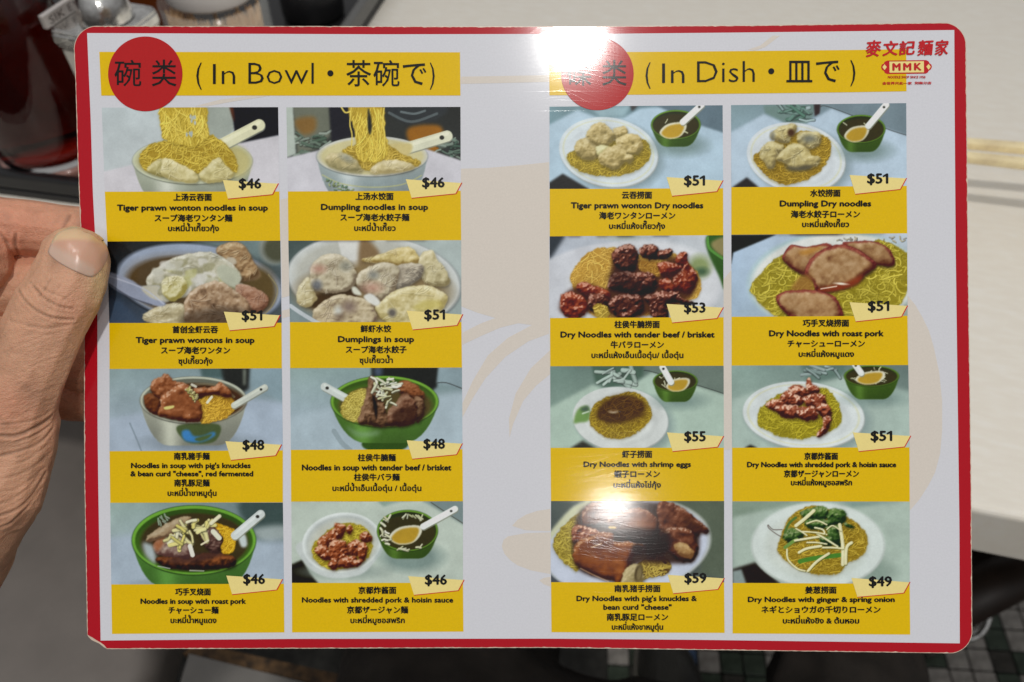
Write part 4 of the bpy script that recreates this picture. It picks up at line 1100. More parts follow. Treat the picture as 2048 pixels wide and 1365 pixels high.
def pic_b8(s):
    s.bg((110, 128, 112), (140, 156, 148), (120, 136, 132), (104, 124, 118))
    s.poly([(50, 180), (800, 20), (1845, 20), (1845, 850), (50, 850)], (148, 164, 154), 6, False)
    s.poly([(1150, 20), (1760, 20), (1500, 50), (1260, 80)], (112, 134, 126), 6, False)
    s.poly([(50, 700), (280, 630), (540, 850), (50, 850)], (26, 20, 16), 4, False)
    s.poly([(50, 720), (140, 700), (190, 850), (50, 850)], (120, 134, 132), 3, False)
    s.ell(1280, 720, 380, 160, (110, 128, 118), 14, al=.8)
    s.ell(915, 470, 672, 430, (140, 150, 144), 2)
    s.ell(912, 455, 670, 425, (180, 190, 186), 4)
    s.ell(900, 470, 500, 330, (166, 176, 168), 12)
    s.ell(880, 450, 470, 310, (180, 188, 182), 12)
    ND(s, [(500, 500), (580, 260), (680, 130), (900, 60), (1180, 160), (1330, 260), (1410, 380), (1370, 540), (1200, 640), (1120, 740), (860, 740), (640, 660), (540, 560)], 330, w=9, length=110, curl=.9, dark=(110, 88, 18), lite=(196, 172, 62))
    G = ((16, 34, 12), (44, 72, 28), (92, 120, 62))
    for P in ([(720, 130), (860, 80), (960, 60), (1020, 120), (1000, 200), (820, 210)], [(1020, 100), (1140, 90), (1200, 150), (1160, 240), (1020, 250)], [(560, 350), (640, 280), (760, 330), (720, 420), (600, 430)],
              [(780, 210), (900, 200), (1060, 210), (1000, 290), (820, 290)], [(1000, 270), (1120, 270), (1140, 470), (1060, 440), (1010, 360)], [(930, 370), (1060, 380), (1060, 460), (960, 450)], [(1180, 230), (1280, 260), (1270, 290), (1190, 270)]):
        s.lump(P, *G, cell=14, relief=1.2, spec=.25)
    s.line([(730, 620), (860, 590), (1130, 555)], 46, (62, 112, 38)); s.line([(580, 480), (660, 420), (700, 400)], 34, (96, 128, 60))
    s.line([(580, 330), (620, 240), (690, 180)], 26, (70, 98, 44))
    wh = (190, 188, 146)
    for P, w in (([(690, 260), (780, 190), (870, 110)], 34), ([(680, 410), (800, 390), (930, 370)], 22), ([(720, 530), (800, 490), (940, 465)], 26), ([(810, 715), (900, 620), (1020, 540)], 26),
                 ([(1160, 650), (1160, 450), (1130, 250)], 34), ([(1190, 640), (1200, 480), (1250, 430)], 30), ([(900, 340), (1000, 400), (1110, 470)], 18), ([(600, 500), (610, 600), (700, 690), (780, 715)], 16),
                 ([(760, 320), (900, 330), (1000, 350)], 14), ([(960, 480), (1060, 480), (1160, 490)], 18), ([(800, 240), (900, 210), (1000, 250)], 14), ([(690, 290), (760, 330), (800, 360)], 14),
                 ([(1000, 300), (1060, 260), (1140, 310)], 12), ([(800, 430), (900, 430), (1000, 445)], 14), ([(880, 280), (960, 300), (980, 340)], 16)):
        s.line([(x + 5, y + 9) for x, y in P], w * .9, (60, 62, 20), .6); s.line(P, w, wh); s.line([(x - 2, y - 3) for x, y in P], w * .35, (210, 208, 178), .7)
    s.line([(550, 300), (460, 300), (410, 255), (420, 290), (500, 350), (540, 370)], 9, (66, 52, 46), .8)

Q = lambda *a: a
# name, painter, enlarged-view origin, picture corners TL TR BR BL, yellow corners BL BR, price tag corners, price, lines
PANELS = [
 (pic_a1, (200, 205), [(204, 216), (556.5, 215), (559, 383.5), (210, 384)], [(215, 483.5), (561, 482)], [(1245, 788), (1805, 825), (1748, 935), (1298, 980)], ('$46', 1405, 1635, 872),
  [('c', '上汤云吞面', 745, 1135, 961), ('e', 'Tiger prawn wonton noodles in soup', 175, 1702, 1095), ('c', 'スープ海老ワンタン麺', 555, 1342, 1172), ('t', 'บะหมี่น้ำเกี๊ยวกุ้ง', 690, 1208, 1303)]),
 (pic_a2, (565, 205), [(573, 215.5), (921, 214.5), (921.5, 382), (576, 383.5)], [(577, 482), (922.5, 481)], [(1248, 780), (1812, 818), (1755, 927), (1308, 972)], ('$46', 1412, 1642, 862),
  [('c', '上汤水饺面', 738, 1125, 953), ('e', 'Dumpling noodles in soup', 390, 1475, 1088), ('c', 'スープ海老水餃子麺', 585, 1285, 1165), ('t', 'บะหมี่น้ำเกี๊ยว', 725, 1148, 1300)]),
 (pic_a3, (200, 475), [(215, 483.5), (561, 482), (563.5, 646), (219, 646.5)], [(219.5, 738.5), (564, 737)], [(1255, 753), (1822, 790), (1765, 903), (1315, 945)], ('$51', 1435, 1645, 840),
  [('c', '首创全虾云吞', 735, 1198, 933), ('e', 'Tiger prawn wontons in soup', 365, 1567, 1067), ('c', 'スープ海老ワンタン', 620, 1320, 1143), ('t', 'ซุปเกี๊ยวกุ้ง', 795, 1143, 1278)]),
 (pic_a4, (565, 475), [(577, 482), (922.5, 481), (923, 644.5), (580, 644.7)], [(580.5, 737), (924, 735.6)], [(1258, 743), (1822, 782), (1768, 892), (1318, 937)], ('$51', 1433, 1645, 832),
  [('c', '鲜虾水饺', 790, 1102, 925), ('e', 'Dumplings in soup', 562, 1333, 1058), ('c', 'スープ海老水餃子', 640, 1258, 1135), ('t', 'ซุปเกี๊ยวน้ำ', 780, 1118, 1270)]),
 (pic_a5, (205, 735), [(219.5, 738.5), (564, 737.4), (566, 901), (219.5, 902.7)], [(221, 1006), (566, 1005)], [(1245, 747), (1812, 783), (1755, 893), (1303, 940)], ('$48', 1418, 1640, 833),
  [('c', '南乳豬手麵', 725, 1088, 898), ('s', "Noodles in soup with pig's knuckles", 292, 1502, 1017), ('s', '& bean curd "cheese", red fermented', 285, 1528, 1100), ('c', '南乳豚足麵', 728, 1088, 1168), ('t', 'บะหมี่น้ำขาหมูตุ๋น', 660, 1158, 1298)]),
 (pic_a6, (565, 735), [(580.5, 736.6), (924, 736), (925, 898.7), (582, 900)], [(582.5, 1004), (926, 1003)], [(1258, 738), (1818, 772), (1762, 883), (1315, 928)], ('$48', 1425, 1645, 822),
  [('c', '柱侯牛腩麵', 762, 1148, 912), ('e', 'Noodles in soup with tender beef / brisket', 198, 1710, 1040), ('c', '柱侯牛バラ麵', 723, 1188, 1110), ('t', 'บะหมี่น้ำเอ็นเนื้อตุ๋น / เนื้อตุ๋น', 505, 1408, 1248)]),
 (pic_a7, (205, 1000), [(221, 1006), (566, 1005.5), (568, 1167.7), (223, 1169)], [(224.5, 1268), (569, 1265)], [(1255, 765), (1822, 803), (1765, 910), (1315, 957)], ('$46', 1425, 1648, 848),
  [('c', '巧手叉烧面', 738, 1100, 928), ('s', 'Noodles in soup with roast pork', 388, 1455, 1048), ('c', 'チャーシュー麺', 670, 1178, 1113), ('t', 'บะหมี่น้ำหมูแดง', 690, 1158, 1243)]),
 (pic_a8, (565, 1000), [(583, 1003.5), (926, 1002.4), (926, 1165.7), (584, 1166)], [(584.4, 1265), (927, 1263.4)], [(1272, 770), (1835, 810), (1780, 917), (1332, 963)], ('$46', 1440, 1665, 855),
  [('c', '京都炸酱面', 768, 1153, 912), ('s', 'Noodles with shredded pork & hoisin sauce', 198, 1728, 1035), ('c', '京都ザージャン麺', 653, 1273, 1110), ('t', 'บะหมี่หมูซอสพริก', 687, 1240, 1243)]),
 (pic_b1, (1090, 200), [(1099, 214), (1445, 211.3), (1446, 377), (1099.3, 378.6)], [(1099.3, 473.3), (1446.3, 471)], [(1228, 783), (1797, 820), (1738, 930), (1285, 977)], ('$51', 1403, 1617, 868),
  [('c', '云吞捞面', 775, 1082, 965), ('e', 'Tiger prawn wonton Dry noodles', 260, 1600, 1097), ('c', '海老ワンタンローメン', 545, 1318, 1172), ('t', 'บะหมี่แห้งเกี๊ยวกุ้ง', 645, 1215, 1305)]),
 (pic_b2, (1455, 200), [(1462, 211), (1812, 207), (1813, 372.4), (1462.5, 375)], [(1462.5, 470), (1814, 467.4)], [(1232, 762), (1805, 797), (1745, 908), (1290, 957)], ('$51', 1407, 1622, 848),
  [('c', '水饺捞面', 832, 1140, 945), ('e', 'Dumpling Dry noodles', 525, 1450, 1078), ('c', '海老水餃子ローメン', 637, 1338, 1158), ('t', 'บะหมี่แห้งเกี๊ยว', 750, 1228, 1287)]),
 (pic_b3, (1090, 465), [(1099.3, 473.3), (1446.3, 471), (1447, 635), (1100, 636.6)], [(1100.5, 733), (1447, 732)], [(1228, 725), (1800, 763), (1740, 872), (1287, 917)], ('$53', 1403, 1622, 812),
  [('c', '柱侯牛腩捞面', 700, 1160, 932), ('e', 'Dry Noodles with tender beef / brisket', 155, 1715, 1062), ('c', '牛バラローメン', 662, 1202, 1137), ('t', 'บะหมี่แห้งเอ็นเนื้อตุ๋น/ เนื้อตุ๋น', 467, 1400, 1270)]),
 (pic_b4, (1455, 465), [(1462.5, 470), (1814, 467.4), (1814.5, 632), (1463, 634)], [(1463, 731.6), (1816, 730.6)], [(1232, 708), (1815, 745), (1757, 855), (1295, 905)], ('$51', 1415, 1632, 795),
  [('c', '巧手叉烧捞面', 757, 1227, 918), ('e', 'Dry Noodles with roast pork', 417, 1577, 1050), ('c', 'チャーシューローメン', 603, 1387, 1125), ('t', 'บะหมี่แห้งหมูแดง', 715, 1278, 1258)]),
 (pic_b5, (1090, 730), [(1100.5, 733), (1447, 732), (1447.5, 895.7), (1101, 896)], [(1102, 1002.4), (1448, 1002.4)], [(1232, 683), (1803, 723), (1745, 832), (1290, 877)], ('$55', 1405, 1625, 772),
  [('c', '虾子捞面', 777, 1083, 903), ('s', 'Dry Noodles with shrimp eggs', 388, 1475, 1030), ('c', '蝦子ローメン', 697, 1162, 1103), ('t', 'บะหมี่แห้งไข่กุ้ง', 690, 1172, 1240)]),
 (pic_b6, (1455, 730), [(1463, 731.6), (1816, 730.6), (1818.5, 895), (1464, 895.7)], [(1464.5, 1003), (1819, 1003.5)], [(1265, 683), (1848, 720), (1788, 830), (1325, 877)], ('$51', 1443, 1662, 768),
  [('c', '京都炸酱面', 773, 1115, 923), ('s', 'Dry Noodles with shredded pork & hoisin sauce', 195, 1703, 1033), ('c', '京都ザージャンローメン', 567, 1327, 1100), ('t', 'บะหมี่แห้งหมูซอสพริก', 637, 1258, 1217)]),
 (pic_b7, (1090, 1000), [(1102, 1002.4), (1448, 1002.4), (1448, 1165), (1102, 1164.5)], [(1103, 1264.6), (1449, 1266)], [(1240, 757), (1810, 793), (1748, 905), (1297, 947)], ('$59', 1407, 1632, 838),
  [('c', '南乳猪手捞面', 700, 1167, 895), ('s', "Dry Noodles with pig's knuckles &", 317, 1535, 1020), ('s', 'bean curd "cheese"', 588, 1280, 1108), ('c', '南乳豚足ローメン', 623, 1245, 1183), ('t', 'บะหมี่แห้งขาหมูตุ๋น', 673, 1195, 1310)]),
 (pic_b8, (1455, 1000), [(1464.5, 1003.3), (1819, 1003.5), (1819, 1167.7), (1465, 1166)], [(1465, 1267), (1820, 1269.3)], [(1250, 788), (1840, 833), (1780, 942), (1312, 983)], ('$49', 1425, 1660, 872),
  [('c', '姜葱捞面', 782, 1100, 910), ('s', 'Dry Noodles with ginger & spring onion', 203, 1688, 1030), ('c', 'ネギとショウガの千切りローメン', 340, 1545, 1108), ('t', 'บะหมี่แห้งขิง & ต้นหอม', 555, 1330, 1247)]),
]
ZS = 5.0568
PIC_GAIN = 1.5
def lerp(a, b, t): return (a[0] + (b[0] - a[0]) * t, a[1] + (b[1] - a[1]) * t)
for idx, (painter, off, pq, yq, tagq, price, lines) in enumerate(PANELS):
    F = lambda x, y: (off[0] + x / ZS, off[1] + y / ZS)
    tl, tr, brc, blc = pq
    left = [blc]; right = [brc]
    ye = rect_strip(blc, brc, yq[0], yq[1], 6)
    title = [l[1] for l in lines if l[0] in 'es']
    panel = sheet('menu_panel', ye, 4, M_YEL)
    panel['label'] = 'yellow panel for ' + ' '.join(title).replace('"', '').lower()
    # picture grid
    zc = [((p[0] - off[0]) * ZS, (p[1] - off[1]) * ZS) for p in pq]
    x0 = min(zc[0][0], zc[3][0]) * .5 + max(zc[0][0], zc[3][0]) * .5; x1 = (zc[1][0] + zc[2][0]) / 2
    y0 = (zc[0][1] + zc[1][1]) / 2; y1 = (zc[2][1] + zc[3][1]) / 2
    s = Pic(x0, y0, x1, y1, 11 + idx)
    painter(s)
    img = s.finish()
    h, w = img.shape[:2]
    u = (np.arange(w) / (w - 1))[None, :]; v = (np.arange(h) / (h - 1))[:, None]
    PX = (tl[0] * (1 - u) + tr[0] * u) * (1 - v) + (blc[0] * (1 - u) + brc[0] * u) * v
    PY = (tl[1] * (1 - u) + tr[1] * u) * (1 - v) + (blc[1] * (1 - u) + brc[1] * u) * v
    co = np.zeros((h * w, 3), np.float32)
    co[:, 0] = (PX.ravel() - 1024) * K; co[:, 1] = (682.5 - PY.ravel()) * K; co[:, 2] = 4 * LAY
    ii = np.arange(h * w).reshape(h, w)
    quads = np.stack([ii[1:, :-1], ii[1:, 1:], ii[:-1, 1:], ii[:-1, :-1]], -1).reshape(-1, 4)
    me = bpy.data.meshes.new('dish_picture')
    me.vertices.add(h * w); me.vertices.foreach_set('co', co.ravel())
    me.loops.add(quads.size); me.loops.foreach_set('vertex_index', quads.ravel().astype(np.int32))
    me.polygons.add(len(quads)); me.polygons.foreach_set('loop_start', np.arange(0, quads.size, 4, dtype=np.int32))
    me.update(calc_edges=True)
    ca = me.color_attributes.new('print_colour', 'FLOAT_COLOR', 'POINT')
    cc = np.ones((h * w, 4), np.float32)
    cc[:, :3] = np.clip((lin(img.reshape(-1, 3)) - .006) * PIC_GAIN, .002, .85)
    ca.data.foreach_set('color', cc.ravel())
    me.materials.append(M_PIC)
    po = bpy.data.objects.new('dish_picture', me); COL.objects.link(po); po.parent = panel
    po['label'] = 'printed picture of ' + ' '.join(title).replace('"', '').lower()
    # price tag
    T = [F(*p) for p in tagq]
    sheet('price_tag', T, 6, M_TAG, panel)
    a, b_, c_ = T[3], T[2], (T[1][0] + .6, T[1][1] - .6)
    def strip(p, q, w):
        dx, dy = q[0] - p[0], q[1] - p[1]; L = math.hypot(dx, dy); nx_, ny_ = -dy / L * w / 2, dx / L * w / 2
        return [(p[0] + nx_, p[1] + ny_), (q[0] + nx_, q[1] + ny_), (q[0] - nx_, q[1] - ny_), (p[0] - nx_, p[1] - ny_)]
    sheet('price_tag_edge', strip(a, b_, 1.5), 7, M_TAGRED, panel)
    sheet('price_tag_edge', strip(b_, c_, 1.9), 7.1, M_TAGRED, panel)
    txt, xl, xr, yb = price
    X0, Y = F(xl, yb); X1, _ = F(xr, yb)
    lettering('price', txt, X0, X1, 0, 'b', panel, bold=2.1, ybox=(Y - 19.6, Y + 3.0), layer=9)
    for kind, text, xl, xr, y in lines:
        X0, Y = F(xl, y); X1, _ = F(xr, y)
        size = {'c': 15.4, 'e': 16.2, 's': 14.6, 't': 15.0}[kind]
        lettering('lettering', text, X0, X1, Y, kind if kind != 's' else 'e', panel, size=size, bold={'c': 1.3, 'e': 1.6, 's': 1.45, 't': 1.2}[kind], layer=9)

# ------------------------------------------------------------------ the table, floor and bench
def stone_mat(name, base, lite, dark, rough=0.32):
    m = bpy.data.materials.new(name)
    t, b = nodes(m)
    co = t.nodes.new('ShaderNodeTexCoord')
    n1 = t.nodes.new('ShaderNodeTexNoise'); n1.inputs['Scale'].default_value = 55; n1.inputs['Detail'].default_value = 5; n1.inputs['Roughness'].default_value = .6
    n2 = t.nodes.new('ShaderNodeTexNoise'); n2.inputs['Scale'].default_value = 900; n2.inputs['Detail'].default_value = 3
    mp = t.nodes.new('ShaderNodeMapping'); mp.inputs['Scale'].default_value = (1, 3.2, 1)
    t.links.new(co.outputs['Object'], mp.inputs['Vector'])
    t.links.new(mp.outputs[0], n1.inputs['Vector']); t.links.new(mp.outputs[0], n2.inputs['Vector'])
    r = t.nodes.new('ShaderNodeValToRGB')
    e = r.color_ramp.elements
    e[0].position = .38; e[0].color = dark; e[1].position = .66; e[1].color = lite
    k = e.new(.52); k.color = base
    t.links.new(n1.outputs['Fac'], r.inputs[0])
    mx = t.nodes.new('ShaderNodeMix'); mx.data_type = 'RGBA'; mx.blend_type = 'OVERLAY'; mx.inputs[0].default_value = .12
    t.links.new(r.outputs[0], mx.inputs[6]); t.links.new(n2.outputs['Color'], mx.inputs[7])
    hs = t.nodes.new('ShaderNodeHueSaturation'); hs.inputs['Saturation'].default_value = 1.0
    t.links.new(mx.outputs[2], hs.inputs['Color'])
    t.links.new(hs.outputs[0], b.inputs['Base Color'])
    b.inputs['Roughness'].default_value = rough
    bp = t.nodes.new('ShaderNodeBump'); bp.inputs['Strength'].default_value = .3; bp.inputs['Distance'].default_value = .0003
    t.links.new(n2.outputs['Fac'], bp.inputs['Height']); t.links.new(bp.outputs[0], b.inputs['Normal'])
    return m
M_TABLE = stone_mat('speckled_cream_stone', (0.83, 0.785, 0.69, 1), (0.85, 0.815, 0.735, 1), (0.81, 0.76, 0.665, 1))

e0 = W(1945, 1017, TABLE_Z); e1 = W(2048, 1037, TABLE_Z)
ed = (e1 - e0).normalized()                     # direction of the table's near edge
en = Vector((-ed.y, ed.x, 0))                   # away from the seated person
if en.y < 0: en = -en
tang = math.atan2(ed.y, ed.x)
def table_top():
    bm = box_bm(0, 0, -0.0205, 1.9, 0.85, 0.041, 0.004, 4)
    o = bm_obj('table_top', bm, M_TABLE, None, False)
    return o
tbl = empty('table', e0 + en * 0.425 + ed * 0.0, (0, 0, tang))
tag(tbl, 'cream speckled stone table with a thick square edge behind the menu', 'table')
tp = table_top(); tp.parent = tbl
M_STEEL = simple('brushed_steel', (0.55, 0.55, 0.54, 1), rough=.28, metal=1.0, noise=.15, scale=60)
lg = bm_obj('leg', box_bm(0.0, 0.1, -0.395, .09, .09, .705, .004), M_STEEL, tbl)

# floor of small square tiles
M_GROUT = simple('dark_grout', (0.035, 0.034, 0.03, 1), rough=.9, noise=.3, scale=90)
fl = mesh_obj('floor', [(-4, -4, -0.004), (4, -4, -0.004), (4, 4, -0.004), (-4, 4, -0.004)], [(0, 1, 2, 3)], M_GROUT)
fl['kind'] = 'structure'
TS = 0.031
TCOL = {'grey': (0.29, 0.27, 0.245), 'green': (0.05, 0.066, 0.048), 'maroon': (0.085, 0.04, 0.05), 'ochre': (0.22, 0.155, 0.07), 'blue': (0.07, 0.11, 0.19), 'dark': (0.05, 0.047, 0.04)}
tile_me = {}
for kx, c in TCOL.items():
    bm = box_bm(0, 0, 0, TS * .92, TS * .92, 0.006, 0.0012, 1)
    bmesh.ops.recalc_face_normals(bm, faces=bm.faces[:])
    me = bpy.data.meshes.new('tile_' + kx); bm.to_mesh(me); bm.free()
    me.materials.append(simple('tile_' + kx, c + (1,), rough=.3, noise=.3, scale=70))
    tile_me[kx] = me
rt = random.Random(4)
def tile_kind(i, j):
    a, b = i % 4, j % 5
    if a == 0: return 'green' if b in (0, 1, 3) else 'dark'
    if b == 4: return 'green' if a == 1 else 'grey'
    if a == 2 and b == 0: return rt.choice(['maroon', 'ochre', 'grey'])
    return 'grey'
fa = tang + math.radians(9)
fx = Vector((math.cos(fa), math.sin(fa), 0)); fy = Vector((-math.sin(fa), math.cos(fa), 0))
org = W(1990, 1280, 0)
def tile_at(i, j, kind=None):
    p = org + fx * (i * TS) + fy * (j * TS)
    o = bpy.data.objects.new('tile', tile_me[kind or tile_kind(i, j)])
    COL.objects.link(o); o.parent = fl
    o.location = (p.x, p.y, 0.0005 + rt.uniform(-.0004, .0004)); o.rotation_euler = (0, 0, fa + rt.uniform(-.015, .015))
for i in range(-5, 9):
    for j in range(-7, 11): tile_at(i, j)
o2 = W(1420, 1325, 0) - org
ci, cj = round(o2.dot(fx) / TS), round(o2.dot(fy) / TS)
for i in range(-4, 4):
    for j in range(-2, 3):
        tile_at(ci + i, cj + j, 'blue' if i in (-1, -2) and j < 2 else ('green' if (j < 0 or i > 1) and i % 2 == 0 else None))

# ------------------------------------------------------------------ chopsticks
M_WOOD = simple('pale_bamboo', (0.86, 0.70, 0.42, 1), rough=.5, noise=.16, scale=120)
def stick(pa, pb, za, zb, w):
    A = W(pa[0], pa[1], za); B = W(pb[0], pb[1], zb)
    d = (B - A).normalized(); L = (B - A).length
    bm = box_bm(0, 0, 0, L, w, w * .85, w * .22, 2)
    for v in bm.verts:
        if v.co.x < 0: v.co.y *= .62; v.co.z *= .62
    o = bm_obj('chopstick', bm, M_WOOD)
    o.location = (A + B) / 2
    o.rotation_euler = d.to_track_quat('X', 'Z').to_euler()
    return o
cs1 = stick((1560, 256), (2480, 334), .797, .797, .0094)
cs2 = stick((1560, 274), (2480, 375), .797, .797, .0094)
tag(cs1, 'upper of two pale bamboo chopsticks right of the menu, farther from the table edge', 'chopstick', 'pair of chopsticks')
tag(cs2, 'lower of two pale bamboo chopsticks right of the menu, nearer the table edge', 'chopstick', 'pair of chopsticks')

# ------------------------------------------------------------------ condiment tray and what stands on it
M_BLACK = simple('black_plastic', (0.012, 0.012, 0.013, 1), rough=.4, noise=.2, scale=60)
M_RIM = simple('grey_plastic', (0.13, 0.13, 0.125, 1), rough=.45)
TZ = TABLE_Z + 0.006
c0 = W(690, 66, TABLE_Z + .022); c1 = W(738, -4, TABLE_Z + .022)
td = (c1 - c0).normalized(); tn = Vector((td.y, -td.x, 0))     # tn points right
near = W(452, 400, TABLE_Z + .022)
tray_len = .55
def tray():
    corner = c0 + td * ((near - c0).dot(td))
    a = math.atan2(td.y, td.x)
    root = empty('tray', corner, (0, 0, a))
    root.location.z = TABLE_Z
    w = .62
    # local x runs away along the right side, local y runs left
    bm_obj('tray_bottom', box_bm(tray_len / 2, w / 2, .003, tray_len, w, .006, .001), M_BLACK, root)
    t = .009
    bm_obj('tray_rim', box_bm(tray_len / 2, t / 2, .0145, tray_len, t, .017, .003), M_RIM, root)
    bm_obj('tray_rim', box_bm(t / 2, w / 2 + t / 2, .013, t, w - t - .001, .0138, .003), M_BLACK, root)
    return root
tr_ = tray()
tag(tr_, 'black condiment tray with a grey rim on the table behind the menu', 'tray')

M_GLASS = simple('clear_glass', (0.96, 0.95, 0.93, 1), rough=.02, trans=1.0, ior=1.27)
M_BASE = simple('thick_glass_base', (0.80, 0.42, 0.34, 1), rough=.12, trans=.55, ior=1.5, coat=.6)
M_VIN = simple('dark_red_vinegar', (0.28, 0.008, 0.002, 1), rough=.03, trans=1.0, ior=1.36)
vb_front = W(88, 376, TZ)
fwd = Vector((0, 1, 0))
R = .0405
vb = empty('vinegar_bottle', Vector((vb_front.x, vb_front.y + R * .93, TZ)))
tag(vb, 'glass bottle of dark red vinegar with a thick clear base at the left', 'bottle')
bm_obj('glass', lathe([(0, .0118), (.93 * R, .0118), (.955 * R, .0145), (.97 * R, .018), (.99 * R, .03), (.97 * R, .09), (.90 * R, .12), (.55 * R, .15), (.36 * R, .165), (.36 * R, .20),
                       (.31 * R, .20), (.31 * R, .165), (.50 * R, .148), (.84 * R, .118), (.90 * R, .09), (.91 * R, .03), (.86 * R, .017), (.7 * R, .013), (0, .0125)], 72), M_GLASS, vb, True)
bm_obj('base', lathe([(0, 0), (.80 * R, 0), (.94 * R, .0015), (R, .0045), (.985 * R, .0075), (1.0 * R, .010), (.95 * R, .0115), (0, .0116)], 72), M_BASE, vb, True)
bm_obj('vinegar', lathe([(0, .0122), (.71 * R, .0127), (.87 * R, .0167), (.925 * R, .03), (.915 * R, .09), (.85 * R, .117), (.52 * R, .146), (0, .146)], 72), M_VIN, vb, True)

# pepper shaker with a square metal collar and a domed top
M_CHROME = simple('worn_chrome', (0.80, 0.79, 0.76, 1), rough=.18, metal=1.0, noise=.2, scale=160, bump=.25, bscale=300)
M_FROST = simple('milky_glass', (0.52, 0.50, 0.44, 1), rough=.12, noise=.12, scale=60, coat=.6)
M_HOLE = simple('dark_hole', (0.01, 0.01, 0.008, 1), rough=.8)
SZ = 1.45                                           # the shaker's height against its drawing
zc_ = TZ + .0765 * SZ
pA = W(74, 82, zc_); pB = W(214, -14, zc_)
dAB = (pB - pA).normalized(); nAB = Vector((dAB.y, -dAB.x, 0))
a_ = .0235
mid_ = (pA + pB) / 2 + nAB * a_ * 1.0
sh = empty('pepper_shaker', Vector((mid_.x, mid_.y, TZ)), (0, 0, math.atan2(nAB.y, nAB.x)))
tag(sh, 'pepper shaker with a square metal collar and pierced dome top at the menu corner', 'shaker')
def sq_ring(r, z, cut=.16):
    c = r * (1 - cut)
    return [(r, -c, z), (r, c, z), (c, r, z), (-c, r, z), (-r, c, z), (-r, -c, z), (-c, -r, z), (c, -r, z)]
def sq_solid(levels, name, mat, smooth=False, cut=.16):
    bm = bmesh.new(); rings = [[bm.verts.new(p) for p in sq_ring(r, z, cut)] for r, z in levels]
    for A, B in zip(rings, rings[1:]):
        for i in range(8): bm.faces.new((A[i], A[(i + 1) % 8], B[(i + 1) % 8], B[i]))
    bm.faces.new(rings[0][::-1]); bm.faces.new(rings[-1])
    bmesh.ops.bevel(bm, geom=[e for e in bm.edges], offset=.0012, segments=2, affect='EDGES')
    return bm_obj(name, bm, mat, sh, smooth)
BB = .0765 * (SZ - 1)
sq_solid([(.86 * a_, 0), (.90 * a_, .004), (.98 * a_, .066 + BB)], 'body', M_FROST)
col_ = sq_solid([(1.0 * a_, .0665 + BB), (1.06 * a_, .069 + BB), (1.06 * a_, .0765 + BB), (1.0 * a_, .079 + BB)], 'collar', M_CHROME)
# raised strip with stamped marks along the far left side of the collar
bm_obj('collar_plate', box_bm(-1.0 * a_, 0, .0835 + BB, .0035, .050, .0085, .0006), simple('satin_steel', (.78, .72, .68, 1), rough=.35, metal=.6), sh)
V, Fc = glyph_mesh('SIK EN SI', 1.0)
vv = [(-1.0 * a_ + .00185, -.021 + (p[0] - V[:, 0].min()) / (V[:, 0].max() - V[:, 0].min()) * .040, .0808 + BB + p[1] * .007) for p in V]
mesh_obj('stamped_marks', vv, Fc, simple('stamp_ink', (.10, .07, .06, 1), rough=.6), sh)
bm_obj('dome', lathe([(r_ * a_ * .84, z_ + BB) for r_, z_ in ((.86, .0795), (.85, .084), (.78, .0905), (.62, .097), (.40, .1015), (.18, .1035), (0, .104))], 48), M_CHROME, sh, True).location = (.13 * a_, 0, 0)
for k in range(7):
    r_ = 0 if k == 0 else .40 * a_
    th = k * math.pi / 3 + .3
    x, y = r_ * .84 * math.cos(th) + .13 * a_, r_ * .84 * math.sin(th)
    z = (.1042 if k == 0 else .1017) + BB
    bmh = bmesh.new(); bmesh.ops.create_uvsphere(bmh, u_segments=16, v_segments=8, radius=.0017)
    for v in bmh.verts: v.co = Vector((v.co.x + x, v.co.y + y, v.co.z * .35 + z))
    bm_obj('hole', bmh, M_HOLE, sh, True)

# amber bottle behind, toothpick box, round black jar
M_AMBER = simple('amber_sauce', (0.16, 0.035, 0.004, 1), rough=.15, coat=.5)
ab = W(322, 92, TZ)
am = empty('sauce_bottle', Vector((ab.x, ab.y + .02, TZ)))
tag(am, 'amber brown sauce bottle standing between the shaker and the toothpick box', 'bottle')
bm_obj('body', lathe([(0, 0), (.026, 0), (.028, .003), (.028, .10), (.02, .125), (.011, .14), (.011, .165), (0, .165)], 48), M_AMBER, am, True)
bm_obj('cap', lathe([(0, .166), (.013, .166), (.013, .186), (0, .186)], 32), M_RIM, am, False)

lidp = W(400, 29, TZ + .078)
Rl = .0335
tb = empty('toothpick_box', Vector((lidp.x, lidp.y + Rl * .97, TZ)))
tag(tb, 'clear round toothpick box with a white lid above the menu', 'box')
M_LID = simple('white_plastic', (0.62, 0.585, 0.56, 1), rough=.3)
M_CLEAR = simple('clear_plastic', (0.75, 0.78, 0.76, 1), rough=.12)
M_CLEAR.node_tree.nodes['Principled BSDF'].inputs['Alpha'].default_value = .14
bm_obj('lid', lathe([(0, .078), (Rl * .97, .078), (Rl, .080), (Rl, .092), (Rl * .95, .095), (Rl * .4, .098), (0, .0985)], 64), M_LID, tb, True)
rb = .0405
bm_obj('wall', lathe([(.99 * rb, .001), (rb, .001), (rb, .0765), (.97 * rb, .0765), (.97 * rb, .002), (.99 * rb, .001)], 64), M_CLEAR, tb, True)
M_PICK = simple('birch_wood', (0.72, 0.50, 0.30, 1), rough=.6, noise=.3, scale=60)
pk_bm = lathe([(0, 0), (.0005, .004), (.0014, .012), (.0014, .060), (.0005, .068), (0, .070)], 8)
pk = bpy.data.meshes.new('toothpick'); bmesh.ops.recalc_face_normals(pk_bm, faces=pk_bm.faces[:]); pk_bm.to_mesh(pk); pk_bm.free(); pk.materials.append(M_PICK)
rk = random.Random(8)
